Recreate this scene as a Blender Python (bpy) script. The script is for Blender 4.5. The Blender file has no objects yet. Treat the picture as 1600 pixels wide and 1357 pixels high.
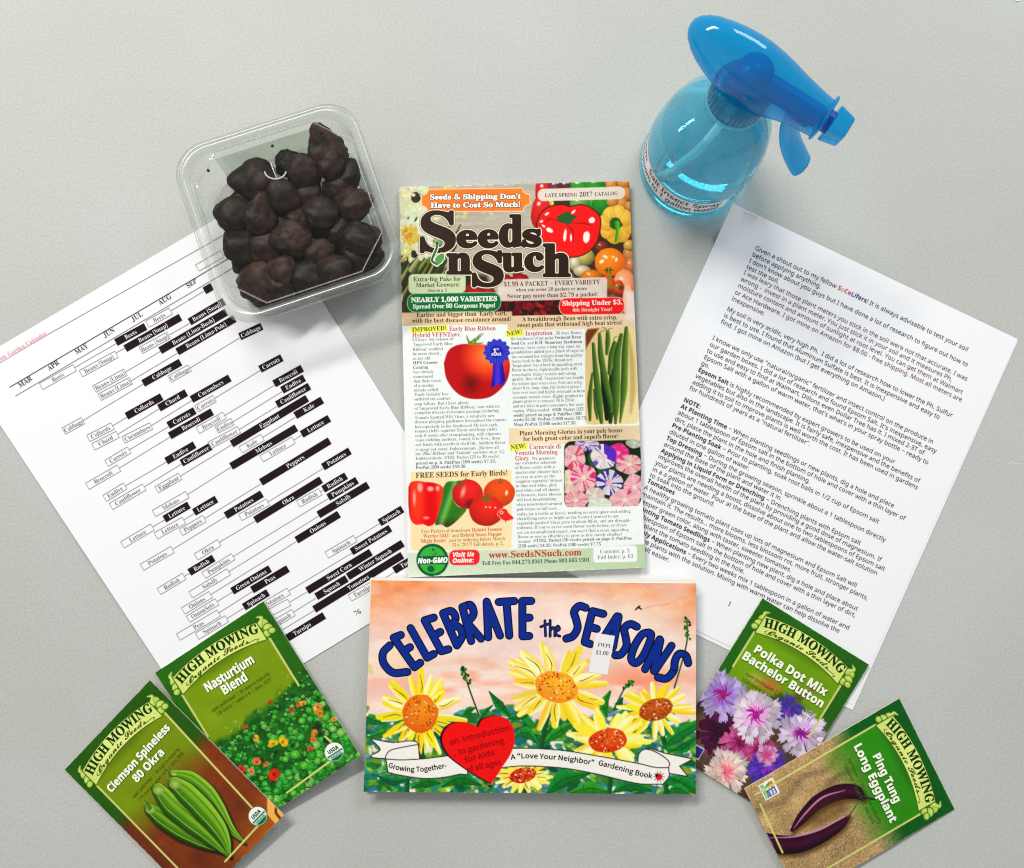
import bpy, math, os, random
import numpy as np
from mathutils import Vector

S = bpy.context.scene
C = S.collection
rng = np.random.default_rng(7)
random.seed(7)

# ------------------------------------------------------------------ camera
# hand-held phone looking down at the table: focal length in photo pixels, plumb point, height in metres
F, CX, CY, NX, NY, D = 1300.0, 800.0, 678.5, 740.0, 765.0, 0.552
_d = Vector(((NX-CX)/F, -(NY-CY)/F, -1.0)).normalized()
_q = _d.rotation_difference(Vector((0, 0, -1)))
RM = np.array(_q.to_matrix())
cam = bpy.data.cameras.new('camera')
cam.sensor_width = 36.0
cam.lens = 36.0*F/1600.0
cam.clip_start, cam.clip_end = 0.01, 50.0
cam_o = bpy.data.objects.new('camera', cam)
C.objects.link(cam_o)
cam_o.location = (0, 0, D)
cam_o.rotation_mode = 'QUATERNION'
cam_o.rotation_quaternion = _q
S.camera = cam_o

# ------------------------------------------------------------------ light
world = bpy.data.worlds.new('World')
S.world = world
world.use_nodes = True
bg = world.node_tree.nodes['Background']
# a plain room: pale walls all round, a dimmer ceiling overhead
_nt = world.node_tree
_tc = _nt.nodes.new('ShaderNodeTexCoord'); _sx = _nt.nodes.new('ShaderNodeSeparateXYZ'); _rp = _nt.nodes.new('ShaderNodeValToRGB')
_nt.links.new(_tc.outputs['Generated'], _sx.inputs[0]); _nt.links.new(_sx.outputs['Z'], _rp.inputs[0]); _nt.links.new(_rp.outputs['Color'], bg.inputs[0])
_rp.color_ramp.elements[0].position = 0.15; _rp.color_ramp.elements[0].color = (0.96, 0.98, 1.0, 1)
_rp.color_ramp.elements[1].position = 0.95; _rp.color_ramp.elements[1].color = (0.40, 0.41, 0.42, 1)
bg.inputs[1].default_value = 0.68

def area_lamp(name, loc, target, sx, sy, power, col):
    l = bpy.data.lights.new(name, 'AREA')
    l.shape = 'RECTANGLE'; l.size = sx; l.size_y = sy
    l.energy = power; l.color = col
    o = bpy.data.objects.new(name, l); C.objects.link(o)
    o.location = loc
    dv = Vector(target)-Vector(loc)
    o.rotation_mode = 'QUATERNION'
    o.rotation_quaternion = dv.to_track_quat('-Z', 'Y')
    return o
area_lamp('ceiling_tube_lamp', (-0.95, 1.55, 1.95), (0.0, 0.0, 0), 1.3, 0.18, 57.0, (1.0, 0.968, 0.905))
area_lamp('window_lamp', (0.95, 1.75, 1.5), (0.1, 0.1, 0), 1.0, 0.5, 19.0, (0.86, 0.94, 1.0))

vs = S.view_settings
vs.view_transform = 'Standard'; vs.look = 'None'; vs.exposure = 0.06; vs.gamma = 1.0
vs.use_curve_mapping = False
try:
    S.cycles.use_denoising = True
    S.cycles.denoising_prefilter = 'NONE'
    S.cycles.max_bounces = 14; S.cycles.transmission_bounces = 12
    S.cycles.transparent_max_bounces = 24; S.cycles.glossy_bounces = 6
    S.cycles.filter_width = 1.15
    S.cycles.sample_clamp_indirect = 6.0
except Exception:
    pass

# ------------------------------------------------------------------ geometry helpers
def P(x, y, z=0.0):
    """photo pixel -> world point on the level z (vectorised)"""
    x = np.asarray(x, float); y = np.asarray(y, float); z = np.asarray(z, float)
    x, y, z = np.broadcast_arrays(x, y, z)
    r = np.stack([(x-CX)/F, -(y-CY)/F, -np.ones_like(x)], -1) @ RM.T
    k = (z-D)/r[..., 2]
    return r*k[..., None] + np.array([0, 0, D])

def cr(ox, oy, s):
    """close-up coordinates -> photo pixels"""
    return lambda x, y: (ox+x/s, oy+y/s)

def lin(c):
    c = np.asarray(c, float)/255.0
    return np.where(c <= 0.04045, c/12.92, ((c+0.055)/1.055)**2.4)

def ink(c):
    """printing colour -> albedo; print inks are a little richer than they photograph"""
    c = np.clip(np.asarray(c, float), 0, 255)
    g = c@np.array([.30, .59, .11])
    c = g[..., None]+(c-g[..., None])*1.13
    return lin(np.clip((c-128)*1.05+128, 0, 255))*INKK

def tag(o, label=None, cat=None, group=None, kind=None):
    if label: o['label'] = label
    if cat: o['category'] = cat
    if group: o['group'] = group
    if kind: o['kind'] = kind
    return o

def empty(name, loc, label, cat, group=None):
    o = bpy.data.objects.new(name, None); C.objects.link(o)
    o.location = loc
    o.empty_display_size = 0.02
    return tag(o, label, cat, group)

def mesh_obj(name, verts, faces, mat, parent=None, cols=None, smooth=False, origin=None):
    """verts are world coordinates; the object is parented without rotation"""
    verts = np.asarray(verts, float).reshape(-1, 3)
    org = np.array(parent_world(parent)) if parent else (np.zeros(3) if origin is None else np.array(origin, float))
    me = bpy.data.meshes.new(name)
    v = verts-org
    if isinstance(faces, np.ndarray):
        nf, k = faces.shape
        me.vertices.add(len(v)); me.vertices.foreach_set('co', v.astype(np.float32).ravel())
        me.loops.add(nf*k); me.loops.foreach_set('vertex_index', faces.astype(np.int32).ravel())
        me.polygons.add(nf)
        me.polygons.foreach_set('loop_start', np.arange(0, nf*k, k, dtype=np.int32))
        me.polygons.foreach_set('loop_total', np.full(nf, k, dtype=np.int32))
        me.update(calc_edges=True)
    else:
        me.from_pydata([tuple(p) for p in v], [], [tuple(f) for f in faces])
    if cols is not None:
        a = me.color_attributes.new('Col', 'FLOAT_COLOR', 'POINT')
        cc = np.ones((len(v), 4), np.float32); cc[:, :3] = cols
        a.data.foreach_set('color', cc.ravel())
    me.validate()
    me.polygons.foreach_set('use_smooth', np.full(len(me.polygons), bool(smooth)))
    me.materials.append(mat)
    o = bpy.data.objects.new(name, me); C.objects.link(o)
    if parent: o.parent = parent
    else: o.location = org
    return o

def parent_world(p):
    v = Vector((0, 0, 0))
    while p is not None:
        v = v+p.location; p = p.parent
    return v

# ------------------------------------------------------------------ materials
def nmat(name):
    m = bpy.data.materials.new(name); m.use_nodes = True
    nt = m.node_tree
    return m, nt, nt.nodes['Principled BSDF']

def bump(nt, b, scale, strength, dist, detail=3.0, obj=True):
    tc = nt.nodes.new('ShaderNodeTexCoord')
    n = nt.nodes.new('ShaderNodeTexNoise'); n.inputs['Scale'].default_value = scale; n.inputs['Detail'].default_value = detail
    nt.links.new(tc.outputs['Object'], n.inputs['Vector'])
    bp = nt.nodes.new('ShaderNodeBump'); bp.inputs['Strength'].default_value = strength; bp.inputs['Distance'].default_value = dist
    nt.links.new(n.outputs['Fac'], bp.inputs['Height'])
    nt.links.new(bp.outputs['Normal'], b.inputs['Normal'])
    return n, bp

def plain(name, col, rough=0.5, spec=0.4, bumpscale=None, bs=0.2, bd=0.0003):
    m, nt, b = nmat(name)
    b.inputs['Base Color'].default_value = (*col, 1)
    b.inputs['Roughness'].default_value = rough
    b.inputs['Specular IOR Level'].default_value = spec
    if bumpscale: bump(nt, b, bumpscale, bs, bd)
    return m

def printed(name, rough, spec, bumpscale=900, bs=0.08):
    m, nt, b = nmat(name)
    a = nt.nodes.new('ShaderNodeVertexColor'); a.layer_name = 'Col'
    nt.links.new(a.outputs['Color'], b.inputs['Base Color'])
    b.inputs['Roughness'].default_value = rough
    b.inputs['Specular IOR Level'].default_value = spec
    if bumpscale: bump(nt, b, bumpscale, bs, 0.0002)
    return m

M_GLOSSY = printed('glossy_cover_print', 0.36, 0.20, 60, 0.05)
M_MATTE = printed('matte_packet_print', 0.48, 0.18, 120, 0.10)
M_PAPERINK = printed('paper_toner', 0.7, 0.08, None)
M_COVERINK = printed('cover_ink', 0.45, 0.15, None)
M_PAPER = plain('office_paper', (0.80, 0.798, 0.812), 0.8, 0.12, 700, 0.10, 0.0002)
M_PAGES = plain('page_edges', (0.78, 0.76, 0.70), 0.8, 0.2, 1500, 0.4, 0.0003)
M_PACKPAPER = plain('packet_paper', (0.62, 0.60, 0.52), 0.7, 0.2)

INKK = 0.88   # white of the prints against an ideal white

# ------------------------------------------------------------------ lettering
FD = os.path.join(bpy.utils.resource_path('LOCAL'), 'datafiles', 'fonts')
def font(fn):
    try: return bpy.data.fonts.load(os.path.join(FD, fn))
    except Exception: return None
F_MATH = font('NotoSansMath-Regular.woff2')
F_CJK = font('Noto Sans CJK Regular.woff2')
F_INTER = font('Inter.woff2')
def mapper(b, dg):
    alt = {'–': '\u2212', '‘': "'", '’': "'", '“': '"', '”': '"'}
    def f(ch):
        ch = alt.get(ch, ch)
        if 'A' <= ch <= 'Z': return chr(b+ord(ch)-65)
        if 'a' <= ch <= 'z': return chr(b+26+ord(ch)-97) if b != 65 else ch
        if '0' <= ch <= '9' and dg: return chr(dg+ord(ch)-48)
        return ch
    return f
_id = mapper(65, None)
STYLE = {  # font, character mapper, stroke offset (letters only), curve resolution
    'serif': (F_MATH, mapper(0x1D400, 0x1D7CE), 0.0, 2),
    'serifL': (F_MATH, mapper(0x1D400, 0x1D7CE), -0.007, 2),
    'serifBig': (F_MATH, mapper(0x1D400, 0x1D7CE), 0.0, 10),
    'serifIt': (F_MATH, mapper(0x1D468, None), -0.004, 2),
    'script': (F_MATH, mapper(0x1D4D0, None), 0.0, 3),
    'sans': (F_MATH, _id, 0.0, 2),
    'sansB': (F_MATH, mapper(0x1D5D4, 0x1D7EC), 0.0, 3),
    'sansBI': (F_MATH, mapper(0x1D63C, 0x1D7EC), 0.0, 4),
    'hand': (F_CJK, _id, 0.0, 3),
}
GL = {}
def prepare_glyphs(need):
    jobs = []
    for st, chars in need.items():
        f, mp, off, res = STYLE[st]
        for ch in chars:
            for suffix in ('', '|'):
                cu = bpy.data.curves.new('glyph', 'FONT')
                if f: cu.font = f
                cu.body = mp(ch)+suffix
                cu.size = 1.0; cu.resolution_u = res
                if off and ch.isalnum() and not suffix: cu.offset = off
                o = bpy.data.objects.new('glyph', cu); C.objects.link(o)
                jobs.append((st, ch, suffix, o))
    dg = bpy.context.evaluated_depsgraph_get(); dg.update()
    tmp = {}
    for st, ch, suffix, o in jobs:
        me = bpy.data.meshes.new_from_object(o.evaluated_get(dg))
        n = len(me.vertices)
        v = np.zeros(n*3, np.float32); me.vertices.foreach_get('co', v); v = v.reshape(-1, 3)[:, :2]
        fs = [tuple(p.vertices) for p in me.polygons]
        bpy.data.meshes.remove(me)
        if suffix: tmp[(st, ch)] = v[:, 0].max() if n else 0.5
        else: GL[(st, ch)] = [v, fs, 0.0]
    # advance: right edge of "<ch>|" minus right edge of "|" alone
    for st in need:
        f, mp, off, res = STYLE[st]
        cu = bpy.data.curves.new('glyph', 'FONT')
        if f: cu.font = f
        cu.body = '|'
        o = bpy.data.objects.new('glyph', cu); C.objects.link(o)
        dg = bpy.context.evaluated_depsgraph_get(); dg.update()
        me = bpy.data.meshes.new_from_object(o.evaluated_get(dg))
        bar = max(v.co.x for v in me.vertices); bpy.data.meshes.remove(me)
        bpy.data.objects.remove(o); bpy.data.curves.remove(cu)
        for ch in need[st]: GL[(st, ch)][2] = float(tmp[(st, ch)]-bar)
    for st in need:      # bring every face to the same cap height, 0.70 of the nominal size
        v = GL[(st, 'H')][0]; k = 0.70/float(v[:, 1].max())
        for ch in need[st]: GL[(st, ch)][0] = GL[(st, ch)][0]*k; GL[(st, ch)][2] *= k
    for st, ch, suffix, o in jobs:
        cu = o.data; bpy.data.objects.remove(o); bpy.data.curves.remove(cu)
ASCII = ''.join(chr(i) for i in range(32, 127))+'–‘’“”'
prepare_glyphs({st: ASCII for st in STYLE})

def advance(s, st): return sum(GL[(st, ch)][2] for ch in s)

# ------------------------------------------------------------------ printed pages
class Page:
    """A printed sheet given by its four corners in the photo (TL, TR, BR, BL); size None: drawn in photo pixels."""
    def __init__(s, root, quad, z, size=None, lift=None):
        s.root, s.q, s.z, s.size, s.lift = root, np.array(quad, float), z, size, lift
        s.parts = {}; s.cur = None; s.sub = 0
        # homography from the unit square to the quad
        src = [(0, 0), (1, 0), (1, 1), (0, 1)]; A = []
        for (u, v), (x, y) in zip(src, s.q):
            A.append([u, v, 1, 0, 0, 0, -x*u, -x*v]); A.append([0, 0, 0, u, v, 1, -y*u, -y*v])
        h = np.linalg.solve(np.array(A), s.q.ravel())
        s.H = np.append(h, 1).reshape(3, 3); s.Hi = np.linalg.inv(s.H)
    def uv2px(s, u, v):
        w = np.stack([u, v, np.ones_like(u)], -1) @ s.H.T
        return w[..., 0]/w[..., 2], w[..., 1]/w[..., 2]
    def px2uv(s, x, y):
        w = np.stack([x, y, np.ones_like(x)], -1) @ s.Hi.T
        return w[..., 0]/w[..., 2], w[..., 1]/w[..., 2]
    def zz(s, u, v):
        return s.z+(s.lift(u, v) if s.lift else 0.0*u)
    def world(s, pts, dz=0.0):
        """drawing coordinates -> world"""
        pts = np.asarray(pts, float).reshape(-1, 2)
        if s.size: u, v = pts[:, 0]/s.size[0], pts[:, 1]/s.size[1]; x, y = s.uv2px(u, v)
        else: x, y = pts[:, 0], pts[:, 1]; u, v = s.px2uv(x, y)
        return P(x, y, s.zz(u, v)+dz)
    # ---- solid body
    def slab(s, name, mat, thick, n=(16, 16), drop=None, parent=None, zmin=0.0002, flat=False):
        if drop is None: drop = 2.2e-4 if s.lift else 3e-5
        nx, ny = n
        u, v = np.meshgrid(np.linspace(0, 1, nx+1), np.linspace(0, 1, ny+1))
        x, y = s.uv2px(u, v); zt = s.zz(u, v)-drop
        top = P(x, y, zt)
        bot = top.copy(); bot[..., 2] = np.maximum(zmin, zt-thick)
        if flat: bot[..., 2] = s.z-thick
        N = (nx+1)*(ny+1)
        idx = np.arange(N).reshape(ny+1, nx+1)
        f = np.stack([idx[:-1, :-1], idx[1:, :-1], idx[1:, 1:], idx[:-1, 1:]], -1).reshape(-1, 4)
        b = f[:, ::-1]+N
        loop = np.concatenate([idx[0, :], idx[1:, -1], idx[-1, -2::-1], idx[-2:0:-1, 0]])
        m = len(loop); i0 = 2*N+np.arange(m); i1 = np.roll(i0, -1)
        side = np.stack([i0, i1, i1+m, i0+m], -1)        # the edge has points of its own, so it stays crisp
        T, B = top.reshape(-1, 3), bot.reshape(-1, 3)
        V = np.concatenate([T, B, T[loop], B[loop]])
        return mesh_obj(name, V, np.concatenate([f, b, side]), mat, parent or s.root, smooth=s.lift is not None)
    # ---- painted print
    def paint(s, nx, ny):
        u, v = np.meshgrid(np.linspace(0, 1, nx), np.linspace(0, 1, ny))
        x, y = s.uv2px(u, v)
        p = Painter(x.ravel(), y.ravel(), (nx, ny))
        if s.size: p.LX, p.LY = (u*s.size[0]).ravel(), (v*s.size[1]).ravel()
        p.u, p.v = u.ravel(), v.ravel()
        return p
    def print_grid(s, p, name, mat, parent=None, dz=0.0):
        nx, ny = p.n
        V = P(p.PX, p.PY, s.zz(p.u, p.v)+dz)
        idx = np.arange(nx*ny).reshape(ny, nx)
        f = np.stack([idx[:-1, :-1], idx[1:, :-1], idx[1:, 1:], idx[:-1, 1:]], -1).reshape(-1, 4)
        return mesh_obj(name, V, f, mat, parent or s.root, cols=ink(p.C), smooth=s.lift is not None)
    # ---- ink: text and crisp shapes, gathered per part
    def part(s, name):
        s.cur = s.parts.setdefault(name, [[], [], [], 0])
    def _add(s, pts, faces, col, dz):
        V, Fc, K, n = s.cur
        s.sub += 1
        w = s.world(pts, 4e-5+dz+(s.sub % 24)*8e-7)
        V.append(w); Fc.extend([tuple(i+n for i in f) for f in faces])
        K.append(np.tile(ink(col), (len(w), 1))); s.cur[3] = n+len(w)
    def poly(s, pts, col, dz=0.0):
        s._add(pts, [tuple(range(len(pts)))], col, dz)
    def bar(s, a, b, t, col, dz=0.0):
        a, b = np.array(a, float), np.array(b, float)
        e = (b-a)/np.linalg.norm(b-a); n = np.array([-e[1], e[0]])*t/2
        s.poly([a-n, b-n, b+n, a+n], col, dz)
    def frame(s, a, b, t, w, col, dz=0.0):
        a, b = np.array(a, float), np.array(b, float)
        e = (b-a)/np.linalg.norm(b-a); n = np.array([-e[1], e[0]])*t/2
        q = [a-n, b-n, b+n, a+n]
        for i in range(4): s.bar(q[i], q[(i+1) % 4], w, col, dz)
    def text(s, t, p0, p1, h, st='serif', col=(30, 30, 30), weight=0.0, dz=0.0, fit=True, slant=0.0, xs=1.0, nw=8):
        """baseline from p0 to p1, letter em height h; fit stretches the line to end at p1"""
        p0, p1 = np.array(p0, float), np.array(p1, float)
        L = np.linalg.norm(p1-p0); e = (p1-p0)/L; up = np.array([e[1], -e[0]])
        A = advance(t, st)
        sx = L/A if fit else h*xs
        pen = 0.0
        shifts = [(0, 0)] if not weight else [(weight*math.cos(k*2*math.pi/nw), weight*math.sin(k*2*math.pi/nw)) for k in range(nw)]+[(0, 0)]
        for ch in t:
            v, fs, adv = GL[(st, ch)]
            if len(v):
                lx = (v[:, 0]+pen+slant*v[:, 1])*sx; ly = v[:, 1]*h
                for q, (dx, dy) in enumerate(shifts):
                    pts = p0+np.outer(lx+dx, e)+np.outer(ly+dy, up)
                    s._add(pts, fs, col, dz)
            pen += adv
    def arc_text(s, t, path, h, st, col, weight=0.0, dz=0.0, xs=None, nw=8):
        """letters stand upright on a smooth path, stretched to its whole length"""
        path = smooth_path(path, 24)
        seg = np.linalg.norm(np.diff(path, axis=0), axis=1); cum = np.concatenate([[0], np.cumsum(seg)])
        A = advance(t, st); sx = cum[-1]/A; pen = 0.0
        shifts = [(0, 0)] if not weight else [(weight*math.cos(k*2*math.pi/nw), weight*math.sin(k*2*math.pi/nw)) for k in range(nw)]+[(0, 0)]
        for ch in t:
            v, fs, adv = GL[(st, ch)]
            if len(v):
                m = (pen+adv/2)*sx
                c = np.array([np.interp(m, cum, path[:, 0]), np.interp(m, cum, path[:, 1])])
                a = np.array([np.interp(m-1, cum, path[:, 0]), np.interp(m-1, cum, path[:, 1])])
                b = np.array([np.interp(m+1, cum, path[:, 0]), np.interp(m+1, cum, path[:, 1])])
                e = (b-a)/max(1e-9, np.linalg.norm(b-a)); up = np.array([e[1], -e[0]])
                for dx, dy in shifts:
                    s._add(c+np.outer((v[:, 0]-adv/2)*sx+dx, e)+np.outer(v[:, 1]*h+dy, up), fs, col, dz)
            pen += adv
    def glyph_box(s, ch, box, st, col, weight=0.0, dz=0.0, nw=12):
        v, fs, adv = GL[(st, ch)]
        x0, y0, x1, y1 = box
        mn, mx = v.min(0), v.max(0)
        X = x0+(v[:, 0]-mn[0])/(mx[0]-mn[0])*(x1-x0); Y = y1-(v[:, 1]-mn[1])/(mx[1]-mn[1])*(y1-y0)
        shifts = [(0, 0)] if not weight else [(weight*math.cos(k*2*math.pi/nw), weight*math.sin(k*2*math.pi/nw)) for k in range(nw)]+[(0, 0)]
        for dx, dy in shifts: s._add(np.stack([X+dx, Y+dy], -1), fs, col, dz)
    def line(s, pts, w, col, dz=0.0, caps=True, sm=0):
        """a stroke of constant width with round joints"""
        pts = smooth_path(pts, sm) if sm else np.array(pts, float)
        for a, b in zip(pts[:-1], pts[1:]):
            if np.linalg.norm(b-a) > 1e-6: s.bar(a, b, w, col, dz)
        if caps:
            for c in pts:
                s.poly([(c[0]+w/2*math.cos(k*math.pi/6), c[1]+w/2*math.sin(k*math.pi/6)) for k in range(12)], col, dz)
    def finish(s, mats, default):
        for nm, (V, Fc, K, n) in s.parts.items():
            if n: mesh_obj(nm, np.concatenate(V), Fc, mats.get(nm, default), s.root, cols=np.concatenate(K))

def smooth_path(pts, n=12):
    p = np.array(pts, float)
    if len(p) < 3: return np.array([p[0]+(p[1]-p[0])*t for t in np.linspace(0, 1, n+1)])
    q = np.concatenate([[2*p[0]-p[1]], p, [2*p[-1]-p[-2]]]); out = []
    for i in range(1, len(q)-2):
        a, b, c, d = q[i-1:i+3]
        for t in np.linspace(0, 1, n, endpoint=False):
            out.append(0.5*((2*b)+(c-a)*t+(2*a-5*b+4*c-d)*t*t+(3*b-a-3*c+d)*t**3))
    out.append(p[-1])
    return np.array(out)

def hash2(i, j, seed):
    h = (i.astype(np.int64)*374761393+j.astype(np.int64)*668265263+seed*1442695041) & 0xffffffff
    h = ((h ^ (h >> 13))*1274126177) & 0xffffffff
    return ((h ^ (h >> 16)) & 0xffff)/65535.0

def vnoise(x, y, seed=0):
    i, j = np.floor(x), np.floor(y); fx, fy = x-i, y-j
    fx = fx*fx*(3-2*fx); fy = fy*fy*(3-2*fy)
    a, b = hash2(i, j, seed), hash2(i+1, j, seed); c, d = hash2(i, j+1, seed), hash2(i+1, j+1, seed)
    return (a*(1-fx)+b*fx)*(1-fy)+(c*(1-fx)+d*fx)*fy

def fbm(x, y, seed=0, o=4):
    t = 0; a = 0.5; n = 0
    for k in range(o):
        t = t+a*vnoise(x*2**k, y*2**k, seed+k*17); n += a; a *= 0.5
    return t/n

class Painter:
    """paints a print as colours on the vertices of a fine grid"""
    def __init__(s, x, y, n):
        s.PX, s.PY, s.n = x, y, n; s.LX = s.LY = None; s.loc = False
        s.C = np.full((len(x), 3), 255.0)
    @property
    def X(s): return s.LX if s.loc else s.PX
    @property
    def Y(s): return s.LY if s.loc else s.PY
    def box(s, x0, y0, x1, y1):
        X, Y = s.X, s.Y
        return np.nonzero((X >= x0) & (X <= x1) & (Y >= y0) & (Y <= y1))[0]
    def mix(s, i, a, col):
        a = np.asarray(a)[..., None] if np.ndim(a) else a
        s.C[i] = s.C[i]*(1-a)+np.asarray(col, float)*a
    def fill(s, col, a=1.0):
        s.C = s.C*(1-a)+np.asarray(col, float)*a
    def ell(s, cx, cy, rx, ry=None, ang=0.0, col=(0, 0, 0), soft=1.0, a=1.0, col2=None, h=(0, 0), pw=1.3, wob=0.0, seed=1):
        ry = ry or rx; R = max(rx, ry)*(1+wob)+soft+1
        i = s.box(cx-R, cy-R, cx+R, cy+R)
        if not len(i): return
        dx, dy = s.X[i]-cx, s.Y[i]-cy; c, n = math.cos(ang), math.sin(ang)
        ex, ey = (dx*c+dy*n)/rx, (-dx*n+dy*c)/ry; r = np.hypot(ex, ey)
        if wob:
            th = np.arctan2(ey, ex); r = r*(1+wob*(fbm(np.cos(th)*2.2+seed*3.1+9, np.sin(th)*2.2+seed*1.7+9, seed, 3)-0.5)*2)
        al = np.clip((1-r)*min(rx, ry)/soft+0.5, 0, 1)*a
        cc = np.tile(np.asarray(col, float), (len(i), 1))
        if col2 is not None:
            t = np.clip(np.hypot(ex-h[0], ey-h[1])/1.5, 0, 1)[:, None]**pw
            cc = cc*(1-t)+np.asarray(col2, float)*t
        s.mix(i, al, cc)
    def poly(s, pts, col, soft=1.0, a=1.0, fn=None, edge=None, ew=1.0):
        p = np.array(pts, float); m = soft+ew+1
        i = s.box(p[:, 0].min()-m, p[:, 1].min()-m, p[:, 0].max()+m, p[:, 1].max()+m)
        if not len(i): return
        x, y = s.X[i], s.Y[i]; d = np.full(len(i), 1e9); ins = np.zeros(len(i), bool)
        for (ax, ay), (bx, by) in zip(p, np.roll(p, -1, 0)):
            vx, vy = bx-ax, by-ay; L = vx*vx+vy*vy
            if L < 1e-12: continue
            t = np.clip(((x-ax)*vx+(y-ay)*vy)/L, 0, 1)
            d = np.minimum(d, np.hypot(x-ax-t*vx, y-ay-t*vy))
            if ay != by:
                cnd = ((ay > y) != (by > y)) & (x < vx*(y-ay)/(by-ay)+ax); ins ^= cnd
        sd = np.where(ins, d, -d)
        if edge is not None: s.mix(i, np.clip((sd+ew)/soft+0.5, 0, 1)*a, edge)
        cc = fn(x, y) if fn else col
        s.mix(i, np.clip(sd/soft+0.5, 0, 1)*a, cc)
    def rrect(s, x0, y0, x1, y1, r, col, sl=0.0, **k):
        pts = []
        for (cx, cy, a0) in ((x1-r, y0+r, -90), (x1-r, y1-r, 0), (x0+r, y1-r, 90), (x0+r, y0+r, 180)):
            for t in range(0, 91, 15):
                q = math.radians(a0+t); pts.append((cx+r*math.cos(q), cy+r*math.sin(q)))
        pts = [(x, y+sl*(x-x0)) for x, y in pts]
        s.poly(pts, col, **k)
    def brush(s, pts, w, col, col2=None, soft=1.0, a=1.0, sm=8, mid=None):
        """stroke with varying width; col..col2 runs across it"""
        p = smooth_path(pts, sm) if sm else np.array(pts, float)
        w = np.atleast_1d(np.array(w, float)); W = np.interp(np.linspace(0, 1, len(p)), np.linspace(0, 1, len(w)), w) if len(w) > 1 else np.full(len(p), w[0])
        m = W.max()+soft+1
        i = s.box(p[:, 0].min()-m, p[:, 1].min()-m, p[:, 0].max()+m, p[:, 1].max()+m)
        if not len(i): return
        x, y = s.X[i], s.Y[i]; best = np.full(len(i), -1e9); lat = np.zeros(len(i))
        for k in range(len(p)-1):
            (ax, ay), (bx, by) = p[k], p[k+1]; vx, vy = bx-ax, by-ay; L = vx*vx+vy*vy
            if L < 1e-12: continue
            t = np.clip(((x-ax)*vx+(y-ay)*vy)/L, 0, 1); ww = W[k]+(W[k+1]-W[k])*t
            dx, dy = x-ax-t*vx, y-ay-t*vy; q = ww/2-np.hypot(dx, dy)
            up = q > best
            lat = np.where(up, (vx*dy-vy*dx)/math.sqrt(L)/np.maximum(ww/2, 1e-6), lat); best = np.maximum(best, q)
        cc = np.tile(np.asarray(col, float), (len(i), 1))
        if col2 is not None:
            t = np.clip(lat*0.5+0.5, 0, 1)[:, None]
            if mid is not None:
                cc = np.where(t < 0.5, cc*(1-2*t)+np.asarray(mid, float)*2*t, np.asarray(mid, float)*(2-2*t)+np.asarray(col2, float)*(2*t-1))
            else: cc = cc*(1-t)+np.asarray(col2, float)*t
        s.mix(i, np.clip(best/soft+0.5, 0, 1)*a, cc)
    def fx(s, cx, cy, rx, ry, ang, fn):
        R = max(rx, ry)*1.3
        i = s.box(cx-R, cy-R, cx+R, cy+R)
        if not len(i): return
        dx, dy = s.X[i]-cx, s.Y[i]-cy; c, n = math.cos(ang), math.sin(ang)
        ex, ey = (dx*c+dy*n)/rx, (-dx*n+dy*c)/ry
        col, al = fn(np.hypot(ex, ey), np.arctan2(ey, ex), s.X[i], s.Y[i])
        s.mix(i, al, col)
    def grain(s, amp, sc=1.3, seed=3):
        s.C += ((fbm(s.PX/sc, s.PY/sc, seed, 2)-0.5)*2*amp)[:, None]
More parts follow.
